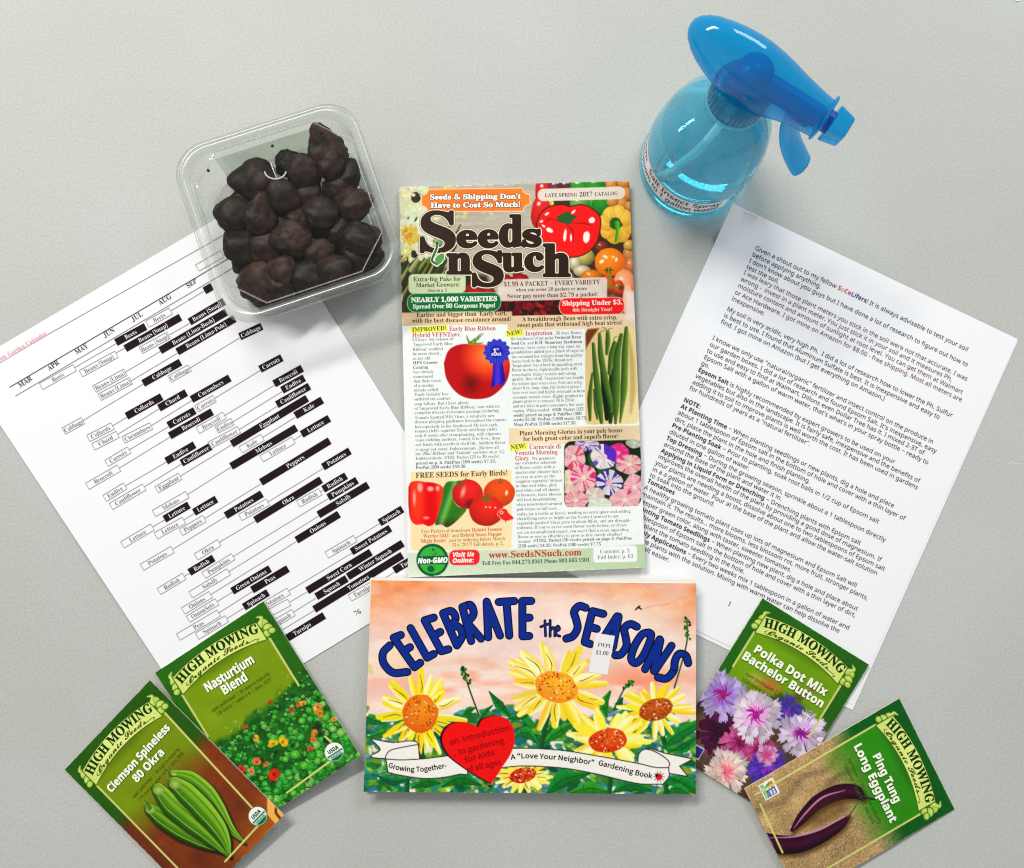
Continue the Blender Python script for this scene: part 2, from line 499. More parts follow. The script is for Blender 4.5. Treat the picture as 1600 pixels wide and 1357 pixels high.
# ------------------------------------------------------------------ the table
def build_table():
    m, nt, b = nmat('grey_pebbled_plastic')
    tc = nt.nodes.new('ShaderNodeTexCoord')
    n1 = nt.nodes.new('ShaderNodeTexNoise'); n1.inputs['Scale'].default_value = 620; n1.inputs['Detail'].default_value = 2.5
    n2 = nt.nodes.new('ShaderNodeTexVoronoi'); n2.inputs['Scale'].default_value = 520
    n3 = nt.nodes.new('ShaderNodeTexNoise'); n3.inputs['Scale'].default_value = 4.5; n3.inputs['Detail'].default_value = 4
    for n in (n1, n2, n3): nt.links.new(tc.outputs['Object'], n.inputs['Vector'])
    ad = nt.nodes.new('ShaderNodeMath'); ad.operation = 'ADD'
    nt.links.new(n1.outputs['Fac'], ad.inputs[0]); nt.links.new(n2.outputs['Distance'], ad.inputs[1])
    bp = nt.nodes.new('ShaderNodeBump'); bp.inputs['Strength'].default_value = 0.14; bp.inputs['Distance'].default_value = 0.00045
    nt.links.new(ad.outputs[0], bp.inputs['Height']); nt.links.new(bp.outputs['Normal'], b.inputs['Normal'])
    rp = nt.nodes.new('ShaderNodeValToRGB')
    rp.color_ramp.elements[0].position = 0.3; rp.color_ramp.elements[0].color = (0.435, 0.438, 0.404, 1)
    rp.color_ramp.elements[1].position = 0.7; rp.color_ramp.elements[1].color = (0.480, 0.492, 0.466, 1)
    nt.links.new(n3.outputs['Fac'], rp.inputs[0])
    mx = nt.nodes.new('ShaderNodeMix'); mx.data_type = 'RGBA'; mx.blend_type = 'MULTIPLY'; mx.inputs['Factor'].default_value = 1.0
    r2 = nt.nodes.new('ShaderNodeValToRGB')
    r2.color_ramp.elements[0].position = 0.33; r2.color_ramp.elements[0].color = (0.93, 0.93, 0.93, 1)
    r2.color_ramp.elements[1].position = 0.62; r2.color_ramp.elements[1].color = (1.04, 1.04, 1.04, 1)
    nt.links.new(n1.outputs['Fac'], r2.inputs[0])
    nt.links.new(rp.outputs['Color'], mx.inputs['A']); nt.links.new(r2.outputs['Color'], mx.inputs['B'])
    nt.links.new(mx.outputs['Result'], b.inputs['Base Color'])
    b.inputs['Roughness'].default_value = 0.5; b.inputs['Specular IOR Level'].default_value = 0.25
    x0, x1, y0, y1, r, t = -0.75, 0.85, -0.55, 0.62, 0.06, 0.045
    ring = []
    for (cx, cy, a0) in ((x1-r, y1-r, 0), (x0+r, y1-r, 90), (x0+r, y0+r, 180), (x1-r, y0+r, 270)):
        for k in range(9):
            q = math.radians(a0+k*11.25); ring.append((cx+r*math.cos(q), cy+r*math.sin(q)))
    n = len(ring); V = []; lev = [(-0.006, 0.0), (-0.0015, -0.0012), (0.0, -0.006), (0.0, -t)]
    for g, z in lev:
        for x, y in ring:
            V.append((x+g*np.sign(x), y+g*np.sign(y), z))
    Fc = [tuple(range(n))]
    for l in range(len(lev)-1):
        for k in range(n): Fc.append((l*n+k, l*n+n+k, l*n+n+(k+1) % n, l*n+(k+1) % n))
    Fc.append(tuple(range(len(lev)*n-1, (len(lev)-1)*n-1, -1)))
    o = mesh_obj('table_top', V, Fc, m)
    tag(o, 'grey pebbled plastic table top under all the papers', None, None, 'structure')
    # the pale scuff scratched into the plastic at the right
    sm = plain('scuffed_plastic', (0.66, 0.67, 0.62), 0.5, 0.3)
    k = cr(1480, 640, 9.69)
    V = []; Fc = []
    def sliver(pts, w):
        p = np.array([k(*q) for q in pts]); c = len(V)
        p = smooth_path(p, 5)
        for j, q in enumerate(p):
            ww = w*(0.35+0.65*hash2(np.array([j]), np.array([c]), 5)[0])*min(1, j+0.3, len(p)-j-0.7)
            V.append(P(q[0], q[1]-ww, 0.00006)); V.append(P(q[0], q[1]+ww, 0.00006))
        for j in range(len(p)-1): Fc.append((c+2*j, c+2*j+1, c+2*j+3, c+2*j+2))
    sliver([(470, 750), (560, 752), (650, 748), (700, 742)], 0.35)
    sliver([(700, 760), (780, 775), (870, 795)], 0.6)
    sliver([(910, 818), (990, 808), (1060, 822), (1160, 830), (1250, 850)], 0.9)
    sliver([(1060, 715), (1110, 722), (1160, 740), (1230, 745)], 0.6)
    mesh_obj('scuff_mark', V, Fc, sm, o)
    return o
build_table()
# ------------------------------------------------------------------ the garden calendar sheet
def build_calendar():
    quad = [(-58.5, 575.4), (400, 305.8), (753, 867), (312, 1136)]
    root = empty('calendar_sheet', P(350, 720, 0), 'white printed garden calendar page with black bars, lying under the clear tub', 'paper sheet')
    lift = lambda u, v: 0.0006+0.0009*np.exp(-((u*1.0)**2+(v-0.55)**2*6)*3)
    pg = Page(root, quad, 0.0003, None, lift)
    pg.slab('sheet', M_PAPER, 0.0002, (22, 28), flat=False)
    k1, k2, k3, k4 = cr(0, 340, 3.571), cr(300, 380, 3.99), cr(80, 620, 3.571), cr(340, 680, 4.1125)
    INK, GR, LG = (38, 26, 32), (120, 116, 118), (150, 146, 148)
    pg.part('ruled_lines')
    L = [((115.4, 575), (181.5, 537)), ((266.6, 486), (319, 455)), ((180.6, 552), (196, 543.5)), ((264.6, 523.4), (296.8, 505)),
         ((195, 582), (250.6, 549)), ((203.6, 596), (277, 552)), ((128.8, 657.8), (224, 600)), ((295.4, 576), (374.4, 528)),
         ((175, 666), (198, 652)), ((183.4, 679), (248.7, 639)), ((235, 666), (299.6, 626)), ((201, 703.5), (263, 667)),
         ((334.6, 623), (406.5, 579)), ((185.6, 732), (265.5, 683)), ((350, 650), (428.6, 602)), ((194.8, 760), (260, 722)),
         ((362.6, 660), (440.9, 612)), ((224.8, 761), (284, 725)), ((372.7, 672), (432.8, 635)), ((280.8, 744.6), (362, 695)),
         ((409.5, 684), (461.7, 652)), ((292, 773.5), (361, 730)), ((237.7, 824), (257, 812.5)), ((286.7, 813), (303.5, 802.5)),
         ((458, 688), (471.7, 680)), ((319.5, 810.5), (408, 756)), ((269, 859), (352.9, 807)), ((417.8, 785), (504.9, 732)),
         ((341.9, 848), (399, 814)), ((287, 901), (296, 896)), ((500, 769), (505, 766)), ((363.7, 870), (513, 779)),
         ((356.7, 894), (498, 806.5)), ((328.7, 929.5), (463.5, 846)), ((338.5, 940.7), (363, 925.5)), ((341, 958.4), (394, 924.5)),
         ((354, 967), (381, 950)), ((554.7, 841.7), (593.4, 818)), ((450.6, 924), (549.6, 864.5)), ((451.8, 941.4), (480, 925)),
         ((458, 957), (494, 934.5)), ((440, 985), (491, 954)), ((590, 911), (616, 894))]
    for a, b in L: pg.bar(a, b, 0.8, LG)
    pg.bar(k1(52, 948), k1(1400, 155), 1.1, (70, 60, 66)); pg.bar(k1(85, 997), k1(1400, 222), 0.8, GR)
    pg.bar(k1(262, 655), k1(1300, 68), 0.8, LG)
    pg.bar((-40, 590.5), k1(262, 655), 0.9, (226, 160, 170))
    pg.part('outlined_boxes')
    WH = []
    def w(k, x0, y0, x1, y1, t): WH.append((k(x0, y0), k(x1, y1), t))
    for a in [(822, 595, 952, 522, 'Beets'), (785, 742, 940, 657, 'Beans (Snap)'), (450, 872, 650, 763, 'Beans (Snap)'), (228, 943, 416, 838, 'Beets'),
              (525, 958, 700, 863, 'Beans (Lima)'), (555, 1003, 730, 910, 'Beans (Lima)'), (945, 902, 1058, 840, 'Cabbage'), (355, 1192, 462, 1133, 'Cabbage'),
              (1095, 1068, 1197, 1010, 'Carrots'), (492, 1233, 628, 1163, 'Collards'), (520, 1280, 657, 1210, 'Chard'), (687, 1242, 843, 1163, 'Cucumbers'),
              (1100, 282, 1240, 202, '')]: w(k1, *a)
    for a in [(35, 1168, 203, 1073, 'Broccoli'), (153, 1165, 253, 1113, 'Endive'), (108, 1262, 293, 1163, 'Cauliflower'), (303, 1289, 440, 1211, 'Kale'), (433, 1345, 633, 1228, 'Lettuce')]: w(k2, *a)
    for a in [(308, 372, 435, 297, 'Carrots'), (201, 500, 378, 398, 'Broccoli'), (298, 568, 412, 498, 'Endive'), (333, 613, 519, 504, 'Cauliflower'),
              (588, 519, 719, 444, 'Eggplant'), (573, 652, 759, 546, 'Melons'), (583, 777, 740, 690, 'Lettuce'), (723, 757, 855, 680, 'Peppers'),
              (397, 827, 565, 727, 'Lettuce'), (506, 952, 677, 852, 'Potatoes'), (808, 894, 937, 814, 'Okra'), (851, 997, 1015, 892, 'Pumpkins'),
              (778, 1106, 990, 977, 'Salsify'), (601, 1087, 742, 1002, 'Radish'), (735, 1196, 890, 1104, 'Onions'), (763, 1242, 925, 1144, 'OnionSets'),
              (708, 1342, 935, 1207, 'Peas'), (813, 1337, 980, 1239, 'Spinach')]: w(k3, *a)
    for a in [(145, 530, 323, 430, 'Potatoes'), (518, 442, 660, 364, 'Radish'), (701, 771, 885, 664, 'Spinach'), (850, 1047, 1010, 955, 'Turnips'),
              (265, 1115, 457, 1003, 'Potatoes'), (300, 1160, 460, 1075, ''), (345, 1225, 487, 1140, 'Squash')]: w(k4, *a)
    for a, b, t in WH: pg.frame(a, b, 11.2, 0.75, LG)
    BK = []
    def q(k, x0, y0, x1, y1, t): BK.append((k(x0, y0), k(x1, y1), t))
    for a in [(646, 698, 812, 608, 'Beets'), (698, 732, 1007, 556, 'Beans (Snap)'), (893, 743, 1262, 528, 'Beans (Lima-Bush)'), (988, 750, 1310, 564, 'Beans (Lima-Pole)'),
              (1057, 583, 1250, 468, 'Beans (Snap)'), (1140, 410, 1184, 384, ''), (798, 926, 1007, 807, 'Cabbage'), (705, 1109, 902, 1000, 'Collards'),
              (886, 1064, 1039, 977, 'Chard'), (1068, 1016, 1282, 895, 'Cucumbers'), (938, 1161, 1087, 1077, 'Carrots'), (946, 1219, 1184, 1084, 'Broccoli')]: q(k1, *a)
    for a in [(297, 584, 435, 519, 'Cabbage'), (423, 787, 560, 714, 'Carrots'), (511, 878, 687, 780, 'Broccoli'), (560, 918, 700, 840, 'Endive'),
              (528, 1008, 732, 892, 'Cauliflower'), (246, 1253, 718, 967, 'Eggplant'), (643, 1076, 812, 978, 'Kale'), (683, 1193, 856, 1092, 'Lettuce')]: q(k2, *a)
    for a in [(641, 360, 800, 268, 'Endive'), (726, 371, 890, 277, 'Cauliflower'), (631, 684, 768, 604, 'Lettuce'), (796, 646, 922, 571, 'Lettuce'), (770, 981, 906, 900, 'Radish')]: q(k3, *a)
    for a in [(86, 202, 506, -47, 'Melons'), (278, 304, 720, 36, 'Peppers'), (676, 206, 850, 101, 'Potatoes'), (51, 518, 285, 377, 'Potatoes'), (240, 547, 665, 287, 'Okra'),
              (678, 349, 826, 261, 'Radish'), (710, 401, 896, 290, 'Pumpkins'), (647, 513, 967, 320, 'Salsify'), (506, 676, 780, 508, 'Onions'), (1040, 564, 1188, 475, 'Spinach'),
              (860, 751, 1110, 598, 'Sweet Potatoes'), (575, 1001, 985, 752, 'Sweet Corn'), (836, 911, 1190, 695, 'Winter Squash'), (633, 1039, 830, 921, 'Squash'),
              (620, 1121, 1187, 772, 'Tomatoes'), (1133, 871, 1330, 752, 'Turnips'), (93, 1004, 337, 858, 'Green Onions'), (220, 996, 452, 858, 'Peas'), (168, 1106, 324, 1011, 'Spinach'), (400, 1333, 685, 1159, 'Turnips')]: q(k4, *a)
    pg.part('black_bars')
    for a, b, t in BK: pg.bar(a, b, 11.6, INK)
    pg.part('box_lettering')
    def put(a, b, t, col, st, h=9.4, dz=0.0):
        a, b = np.array(a), np.array(b); e = (b-a)/np.linalg.norm(b-a); n = np.array([-e[1], e[0]])
        W = advance(t, st)*h*0.92; m = (a+b)/2
        W = min(W, np.linalg.norm(b-a)*0.96)
        pg.text(t, m-e*W/2+n*3.4, m+e*W/2+n*3.4, h, st, col, dz=dz)
    for a, b, t in WH:
        if t: put(a, b, t, (112, 108, 110), 'serifL')
    for a, b, t in BK:
        if t: put(a, b, t, (236, 232, 236), 'serifL', dz=4e-5)
    for t, x0, y0, x1, y1 in (('MAR', 112, 952, 182, 905), ('APR', 275, 856, 333, 816), ('MAY', 427, 766, 493, 724), ('JUN', 585, 672, 643, 636), ('JUL', 742, 583, 798, 546), ('AUG', 893, 491, 959, 449), ('SEP', 1050, 396, 1101, 359)):
        pg.text(t, k1(x0, y0), k1(x1, y1), 11, 'serif', (78, 70, 74))
    pg.text('Vegetable Garden Calendar', (-22, 577), k1(262, 652), 8.5, 'serifL', (222, 150, 162))
    pg.text('76', (555, 963), (565, 958), 10, 'serifL', (70, 66, 68))
    pg.finish({}, M_PAPERINK)
build_calendar()

# ------------------------------------------------------------------ the stapled typed letter
LETTER = [
 (1179, 390, 'Given a shout out to my fellow |!It is always advisable to test your soil'),
 (1174.5, 400, 'before applying anything.'),
 (1169.6, 409.8, "I don't know about you guys but I have done a lot of research to figure out how to"),
 (1165.5, 419.5, 'test the soil.'),
 (1161.2, 428.5, '~I was leary that those plant meters you stick in the soil were not that accurate. I was'),
 (1156.7, 438.5, '~wrong -  invest in a plant meter. You just stick it in your soil and it measures Ph,'),
 (1152, 448.6, '~moisture content and amount of sunlight at root level. You can get them at Walmart'),
 (1147.3, 459, '~or Ace Hardware. I got mine on Amazon for $8.00 - free shipping. Most all meters are'),
 (1142.3, 469, '~inexpensive.'),
 (1135, 485, 'My soil is very acidic, very high Ph.  I did a lot of research how to lower the Ph. Sulfur'),
 (1130, 495, 'is best to use. I found that Aluminum Sulfate is best. It is inexpensive and easy to'),
 (1125.3, 505, 'find. I got mine on Amazon (but I get everything on Amazon.)'),
 (1112.3, 530.5, 'I know we only use “natural/organic” fertilizer and insect control on the produce in'),
 (1108, 540.6, 'our garden boxes. I did a lot of research and found Epsom Salt. It’s inexpensive, easy'),
 (1103.6, 550.4, 'to use and easy to find at Walmart, Dillons even Dollar Tree has it. I mixed 2-3T of'),
 (1099, 560.3, 'Epsom Salt with a gallon of warm water, that’s what’s in your spray bottle – ready to'),
 (1094.6, 570, 'go.'),
 (1090, 580, '*Epsom Salt* is highly recommended by expert growers to be used on your'),
 (1085.6, 589.6, 'vegetables but also in the landscape. It is fairly safe, inexpensive and the benefits of'),
 (1081, 599.3, 'adding it to soil to improve plants is well worth the cost. It has been used in gardens'),
 (1076.4, 608.6, 'for hundreds of years as a “natural fertilizer”.'),
 (1067.4, 627.3, '*NOTE:*'),
 (1062.8, 637.2, '*At Planting Time* – When planting seedlings or new plants, dig a hole and place'),
 (1058.2, 647, 'about 1 tablespoon of Epsom salt in the bottom of hole and cover with a thin layer of'),
 (1053.6, 657, 'dirt, place the plant in the hole and finish planting.'),
 (1049, 667, '*Pre-Planting Soak* – Prior to planting, soak root balls in 1/2 cup of Epsom salt'),
 (1044.8, 677, 'diluted in one gallon of water.'),
 (1040.3, 687, '*Top Dressing* – During the growing season, sprinkle about a 1 tablespoon directly'),
 (1036.3, 696.5, 'around the base of the plant and water it in.'),
 (1032, 706.6, '*Applying in Liquid Form or Drenching* – Drenching plants with Epsom salt'),
 (1027.6, 715.6, 'improves the overall health of the plant by providing a good dose of magnesium. If'),
 (1023, 725.5, 'your plants are needing a boost, dissolve about one to two tablespoons of Epsom salt'),
 (1018.4, 735.5, 'in a a gallon of water. Pour at the base of the plant and allow the water-salt solution'),
 (1014.5, 744.8, 'to soak into the ground.'),
 (1010.6, 754, '*Tomatoes*'),
 (1005.7, 764, 'A healthy growing tomato plant uses up lots of magnesium and Epsom Salt will'),
 (1001.6, 774, 'maintain it. The results... more blooms, less blossom rot, more fruit, stronger plants,'),
 (997, 784, 'deeper green color, along with taster, sweeter tomatoes.'),
 (992.4, 794, '*Planting Tomato Seedlings* – When planting new plant, dig a hole and place about'),
 (987.8, 804, '1 tablespoon of Epsom salt in the bottom of hole and cover with a thin layer of dirt,'),
 (983.2, 814, 'then plant the tomato seedling in the hole.'),
 (978.6, 824, '*Monthly Applications* – Every two weeks mix 1 tablespoon in a gallon of water and'),
 (974, 834, 'spray the plants with the solution. Mixing with warm water can help dissolve the'),
 (969.4, 844, 'Epsom salt easier.')]
def build_letter():
    root = empty('stapled_letter', P(1230, 690, 0), 'stapled typed letter on white sheets, its top corner beside the spray bottle', 'letter')
    q0 = np.array([(1145, 318), (1590, 530), (1331, 1101), (886, 889)], float)
    def corner(u, v):
        d = np.clip(1.0-(u/0.125+v/0.112), 0, 1)          # the stapled corner, creased up
        return 0.0150*d+0.0005*np.sin(u*3.1)*np.sin(v*3.0)
    under = Page(root, q0+np.array([(1, 1), (0.5, 2.5), (1, 9), (-2, 4)]), 0.0005, None, lambda u, v: 0.0002+0*u)
    under.slab('under_sheet', M_PAPER, 0.0002, (8, 10))
    pg = Page(root, q0, 0.0010, None, corner)
    pg.slab('top_sheet', M_PAPER, 0.0002, (40, 52))
    pg.part('typed_text')
    H = 9.9
    DARK, SOFT, RUST = (34, 32, 36), (50, 48, 52), (104, 62, 72)
    # one scale for all lines: the third line is 379 px long
    L3 = LETTER[2][2]; K = 379.0/advance(L3, 'sans')
    for x, y, t in LETTER:
        ang = math.radians(25.65-0.85*(y-390)/450.0); e = np.array([math.cos(ang), math.sin(ang)])
        col = DARK
        if t.startswith('~'): col, t = RUST, t[1:]
        runs = []
        if '|!' in t:
            a, b = t.split('|!'); runs = [(a, 'sans', DARK)]
            for ch, c in zip('SoCeLifers', [(205, 60, 60), (190, 190, 150), (215, 80, 80), (215, 60, 110)]+[(60, 72, 120)]*6): runs.append((ch, 'sansB', c))
            runs += [('! '+b, 'sans', DARK)]
        else:
            for j, part in enumerate(t.split('*')):
                if part: runs.append((part, 'sansB' if j % 2 else 'sans', (36, 34, 38) if j % 2 else col))
        tot = sum(advance(r[0], r[1])*(0.97 if r[1] == 'sansB' else 1) for r in runs)
        p = np.array([x, y])
        for s_, st, c in runs:
            n = advance(s_, st)*K*(0.97 if st == 'sansB' else 1)
            if n > 0.01 and s_.strip():
                pg.text(s_, p, p+e*n, H, st, c, slant=-0.03)
            p = p+e*n
    pg.text('1', (1136.5, 946), (1140.5, 948), 10, 'serifL', (80, 78, 80))
    pg.finish({}, M_PAPERINK)
    # staple through the corner
    k = cr(1040, 320, 3.572)
    a, b = k(442, 46), k(508, 73)
    m = plain('staple_wire', (0.55, 0.55, 0.56), 0.3, 0.5); m.node_tree.nodes['Principled BSDF'].inputs['Metallic'].default_value = 1.0
    u, v = pg.px2uv(np.array([a[0], b[0]]), np.array([a[1], b[1]])); z = pg.zz(u, v)
    p0, p1 = P(a[0], a[1], z[0]+0.0004), P(b[0], b[1], z[1]+0.0004)
    tube('staple', [p0-np.array([0, 0, .0006]), p0, p1, p1-np.array([0, 0, .0006])], 0.00028, m, root, 6)

def tube(name, pts, r, mat, parent, n=10, caps=True):
    p = np.array(pts, float); R = np.broadcast_to(np.asarray(r, float), (len(p),))
    V = []; Fc = []
    prev = None
    for i in range(len(p)):
        t = p[min(i+1, len(p)-1)]-p[max(i-1, 0)]; t /= np.linalg.norm(t)
        if prev is None:
            a = np.array([0, 0, 1.0]) if abs(t[2]) < 0.9 else np.array([1.0, 0, 0])
        else: a = prev
        a = a-t*(a@t); a /= np.linalg.norm(a); b = np.cross(t, a); prev = a
        for k in range(n):
            q = 2*math.pi*k/n; V.append(p[i]+R[i]*(math.cos(q)*a+math.sin(q)*b))
    for i in range(len(p)-1):
        for k in range(n): Fc.append((i*n+k, i*n+(k+1) % n, (i+1)*n+(k+1) % n, (i+1)*n+k))
    if caps: Fc.append(tuple(range(n-1, -1, -1))); Fc.append(tuple((len(p)-1)*n+k for k in range(n)))
    return mesh_obj(name, V, Fc, mat, parent, smooth=True)
build_letter()

def build_scrap():
    q = [(1585, -9), (1594, -8), (1593, 2.2), (1586.5, 1.2)]
    o = Page(None, q, 0.0005, None, None).slab('paper_scrap', M_PAPER, 0.0003, (2, 2))
    tag(o, 'tiny white paper scrap at the very edge of the view, beyond the spray bottle', 'paper scrap')
build_scrap()
# ------------------------------------------------------------------ the seed catalogue
def build_catalog():
    root = empty('seed_catalog', P(815, 595, 0), 'upright glossy seed catalogue with a big red tomato and brown title letters', 'catalogue')
    quad = [(623.6, 292.5), (983, 283), (1008.6, 887.5), (637.8, 902.5)]
    lift = lambda u, v: 0.0030*np.clip(v-0.8, 0, 1)**1.5*3.0*(0.4+u*0.9)+0.0012*np.exp(-u*9)*0-0.0011*np.exp(-u*14)+0.0010*np.exp(-(1-u)*10)+0.0005*np.sin(v*5.5+u*2)*np.sin(3.14*u)
    pg = Page(root, quad, 0.0052, None, lift)
    pg.slab('page_block', M_PAGES, 0.0038, (48, 40), zmin=0.0014)
    p = pg.paint(380, 620)
    k3, k4, k5, k6, k7, k8 = cr(610, 270, 5.9), cr(790, 270, 5.9), cr(610, 480, 5.219), cr(790, 480, 6.168), cr(620, 720, 7.143), cr(790, 670, 5.9)
    R = random.Random(5)
    p.fill((238, 240, 238))
    # top photograph: wood boards with flowers, stems and vegetables
    p.poly([(610, 270), (1000, 270), (1000, 496), (610, 496)], (184, 174, 158), fn=lambda x, y: np.stack([c+34*(fbm(x/30, y/5, 4)-.5)+26*(fbm(x/60, y/22, 9)-.5) for c in (184, 174, 158)], -1))
    # greens of the left corner
    p.poly([(610, 385), (668, 380), (700, 425), (760, 430), (790, 496), (610, 496)], (44, 44, 22), soft=8)
    for k in range(34):
        x = R.uniform(618, 690); y = R.uniform(402, 500); l = R.uniform(20, 60)
        g = R.choice([(120, 142, 52), (86, 112, 36), (160, 170, 84), (60, 84, 28), (200, 196, 130)])
        p.brush([(x, y), (x+l*0.35, y-l*0.5), (x+l*0.62, y-l)], [R.uniform(4, 8), 2], g, tuple(int(c*.55) for c in g))
    # mums
    def mum(cx, cy, r, col, n=40):
        for q in range(n):
            a = R.uniform(0, 6.283); d = r*math.sqrt(R.random())
            p.ell(cx+d*math.cos(a), cy+d*math.sin(a), r*.24, r*.12, a+R.uniform(-.8, .8), tuple(min(255, c+R.randint(-26, 14)) for c in col), col2=tuple(int(c*.82) for c in col), a=.9)
    mum(632, 330, 22, (226, 226, 170), 60); mum(644, 312, 26, (236, 236, 190), 90); mum(668, 330, 20, (228, 230, 182)); mum(650, 345, 24, (236, 238, 204), 90); mum(700, 293, 16, (222, 218, 150), 24); mum(720, 336, 10, (224, 220, 160), 20)
    mum(648, 375, 30, (240, 240, 214), 130); mum(640, 367, 15, (236, 202, 84), 80); mum(637, 366, 8, (216, 150, 40), 24); mum(636, 395, 12, (236, 220, 110), 20); mum(765, 330, 14, (214, 208, 168), 20)
    p.ell(649.5, 309, 7.5, 8.5, 0, (34, 26, 20), wob=.15); p.ell(646, 305, 3, 2.5, 0, (232, 226, 190))
    p.ell(638, 341, 2.2, 1.2, -.7, (56, 60, 30)); p.ell(650, 343, 1.6, 4, .5, (56, 60, 30)); p.ell(647, 398, 5, 6, 0, (32, 30, 20), wob=.4)
    for a in ((760, 455), (742, 455), (768, 470), (790, 440), (812, 436)):
        p.ell(a[0], a[1], R.uniform(12, 20), R.uniform(8, 13), .2, (176, 26, 34), col2=(84, 8, 16), wob=.35, seed=int(a[0]))
    # dark fruit row below the title
    p.poly([(770, 462), (880, 458), (880, 496), (770, 500)], (58, 20, 20), soft=3)
    for q in range(46):
        x, y = R.uniform(778, 880), R.uniform(464, 496)
        c = R.choice([(150, 24, 30), (112, 14, 24), (60, 14, 18), (30, 34, 26), (176, 40, 44)])
        p.ell(x, y, R.uniform(4, 9), R.uniform(3, 7), R.random(), c, col2=tuple(int(v*.35) for v in c), wob=.3, seed=q)
    # vegetables of the right corner
    p.poly([(842, 276), (1000, 276), (1000, 440), (900, 440), (852, 360)], (64, 44, 30), soft=4)
    def ball(cx, cy, rx, ry, c, d=None, hl=True, ang=0, wob=.05, sd=1):
        d = d or tuple(int(v*.42) for v in c)
        p.ell(cx, cy, rx, ry, ang, c, col2=d, h=(-.25, -.35), pw=1.5, wob=wob, seed=sd)
        if hl: p.ell(cx-rx*.3, cy-ry*.38, rx*.16, ry*.11, .5, (255, 248, 230), a=.85, soft=1.6)
    ball(851, 300, 15, 24, (206, 40, 44), (130, 14, 22)); ball(847, 330, 17, 30, (214, 46, 40), (140, 18, 20), ang=.2); ball(868, 292, 12, 12, (120, 60, 70)); ball(885, 292, 14, 14, (96, 44, 52), (40, 20, 26))
    p.brush([(856, 300), (862, 318)], [5, 7], (232, 220, 120), (190, 170, 60))
    ball(906, 293, 15, 20, (60, 160, 60), (18, 78, 26)); ball(930, 290, 17, 16, (52, 150, 50), (16, 84, 24)); ball(928, 316, 22, 17, (70, 176, 62), (22, 96, 28), ang=.2); ball(906, 318, 16, 12, (120, 176, 90), (40, 100, 40)); ball(940, 318, 14, 22, (54, 150, 46), (20, 86, 22), ang=.5)
    for (x, y, r) in ((955, 288, 9), (974, 285, 10), (979, 303, 11), (972, 318, 9), (957, 315, 9), (984, 322, 8), (962, 300, 10)): ball(x, y, r, r*.95, (222, 160, 88), (150, 84, 34), hl=False, sd=int(x))
    # yellow ribbed pepper
    for q in range(8):
        a = q*math.pi/4+.2; ball(963+15*math.cos(a), 351+17*math.sin(a), 13, 14, (246, 208, 100), (206, 146, 40), hl=False, sd=q)
    for q in range(8):
        a = q*math.pi/4+.2+.39; p.brush([(963+8*math.cos(a), 351+9*math.sin(a)), (963+25*math.cos(a), 351+28*math.sin(a))], [1.5, 2.2], (206, 152, 48), a=.55, soft=2)
    p.ell(962, 350, 10, 9.5, 0, (34, 92, 24), wob=.2); p.brush([(964, 349), (965, 362), (963, 376)], [8, 5, 6], (120, 190, 60), (54, 130, 30))
    for (x, y, rx, ry, c) in ((940, 386, 10, 9, (150, 62, 40)), (984, 398, 11, 15, (222, 150, 96)), (983, 384, 9, 9, (238, 190, 90)), (977, 425, 12, 10, (214, 110, 60)), (912, 402, 17, 14, (226, 208, 120)), (899, 412, 10, 12, (228, 220, 180)), (910, 424, 14, 9, (232, 216, 176)), (925, 432, 18, 10, (240, 140, 40)), (986, 416, 9, 14, (228, 140, 90))): ball(x, y, rx, ry, c, sd=int(x+y))
    ball(953, 410, 24, 22, (246, 150, 40), (206, 92, 14)); p.ell(940, 409, 4, 2.4, -.6, (255, 250, 240)); p.ell(963, 406, 1.6, 3.4, .3, (255, 244, 224)); p.ell(958, 402, 3, 2, 0, (250, 210, 140))
    ball(976, 444, 18, 22, (250, 184, 140), (206, 90, 40)); ball(950, 446, 12, 16, (226, 100, 50), (150, 50, 24)); ball(967, 452, 9, 14, (224, 88, 46), (140, 44, 24))
    for q in range(6):
        a = q*1.05; p.brush([(951, 422), (951+8*math.cos(a), 423+5*math.sin(a))], [3, .8], (30, 60, 20))
    p.brush([(951, 420), (952, 436), (948, 450)], [3, 3, 2], (110, 140, 50)); p.brush([(950, 447), (962, 448), (970, 450)], [2, 2, 3], (96, 130, 44))
    for q in range(5):
        a = q*1.25; p.brush([(970, 450), (970+6*math.cos(a), 450+7*math.sin(a))], [2.5, .6], (40, 70, 20))
    p.poly([(944, 450), (978, 462), (978, 500), (940, 500)], (70, 40, 30), soft=6, a=.6)
    ball(981, 470, 8, 26, (240, 196, 170), (220, 150, 120), hl=False)
    # drawn tomato
    tom = [k4(*q) for q in ((290, 470), (335, 370), (420, 315), (530, 300), (590, 318), (700, 300), (800, 340), (865, 410), (870, 500), (845, 620), (790, 700), (700, 760), (560, 775), (430, 740), (350, 660), (300, 580))]
    tom = list(smooth_path(tom+[tom[0]], 6)[:-1])
    p.poly(tom, (224, 26, 22), edge=(52, 22, 14), ew=1.7)
    for pts in (((480, 440), (400, 430), (360, 470)), ((620, 470), (720, 470), (800, 490)), ((560, 480), (620, 540), (625, 640))):
        p.brush([k4(*q) for q in pts], [1, 2.2, .8], (140, 8, 14), soft=1.6)
    p.poly([k4(*q) for q in ((475, 410), (520, 385), (575, 360), (610, 395), (660, 400), (620, 430), (600, 470), (540, 465), (490, 450))], (36, 92, 40), edge=(30, 40, 20), ew=.6)
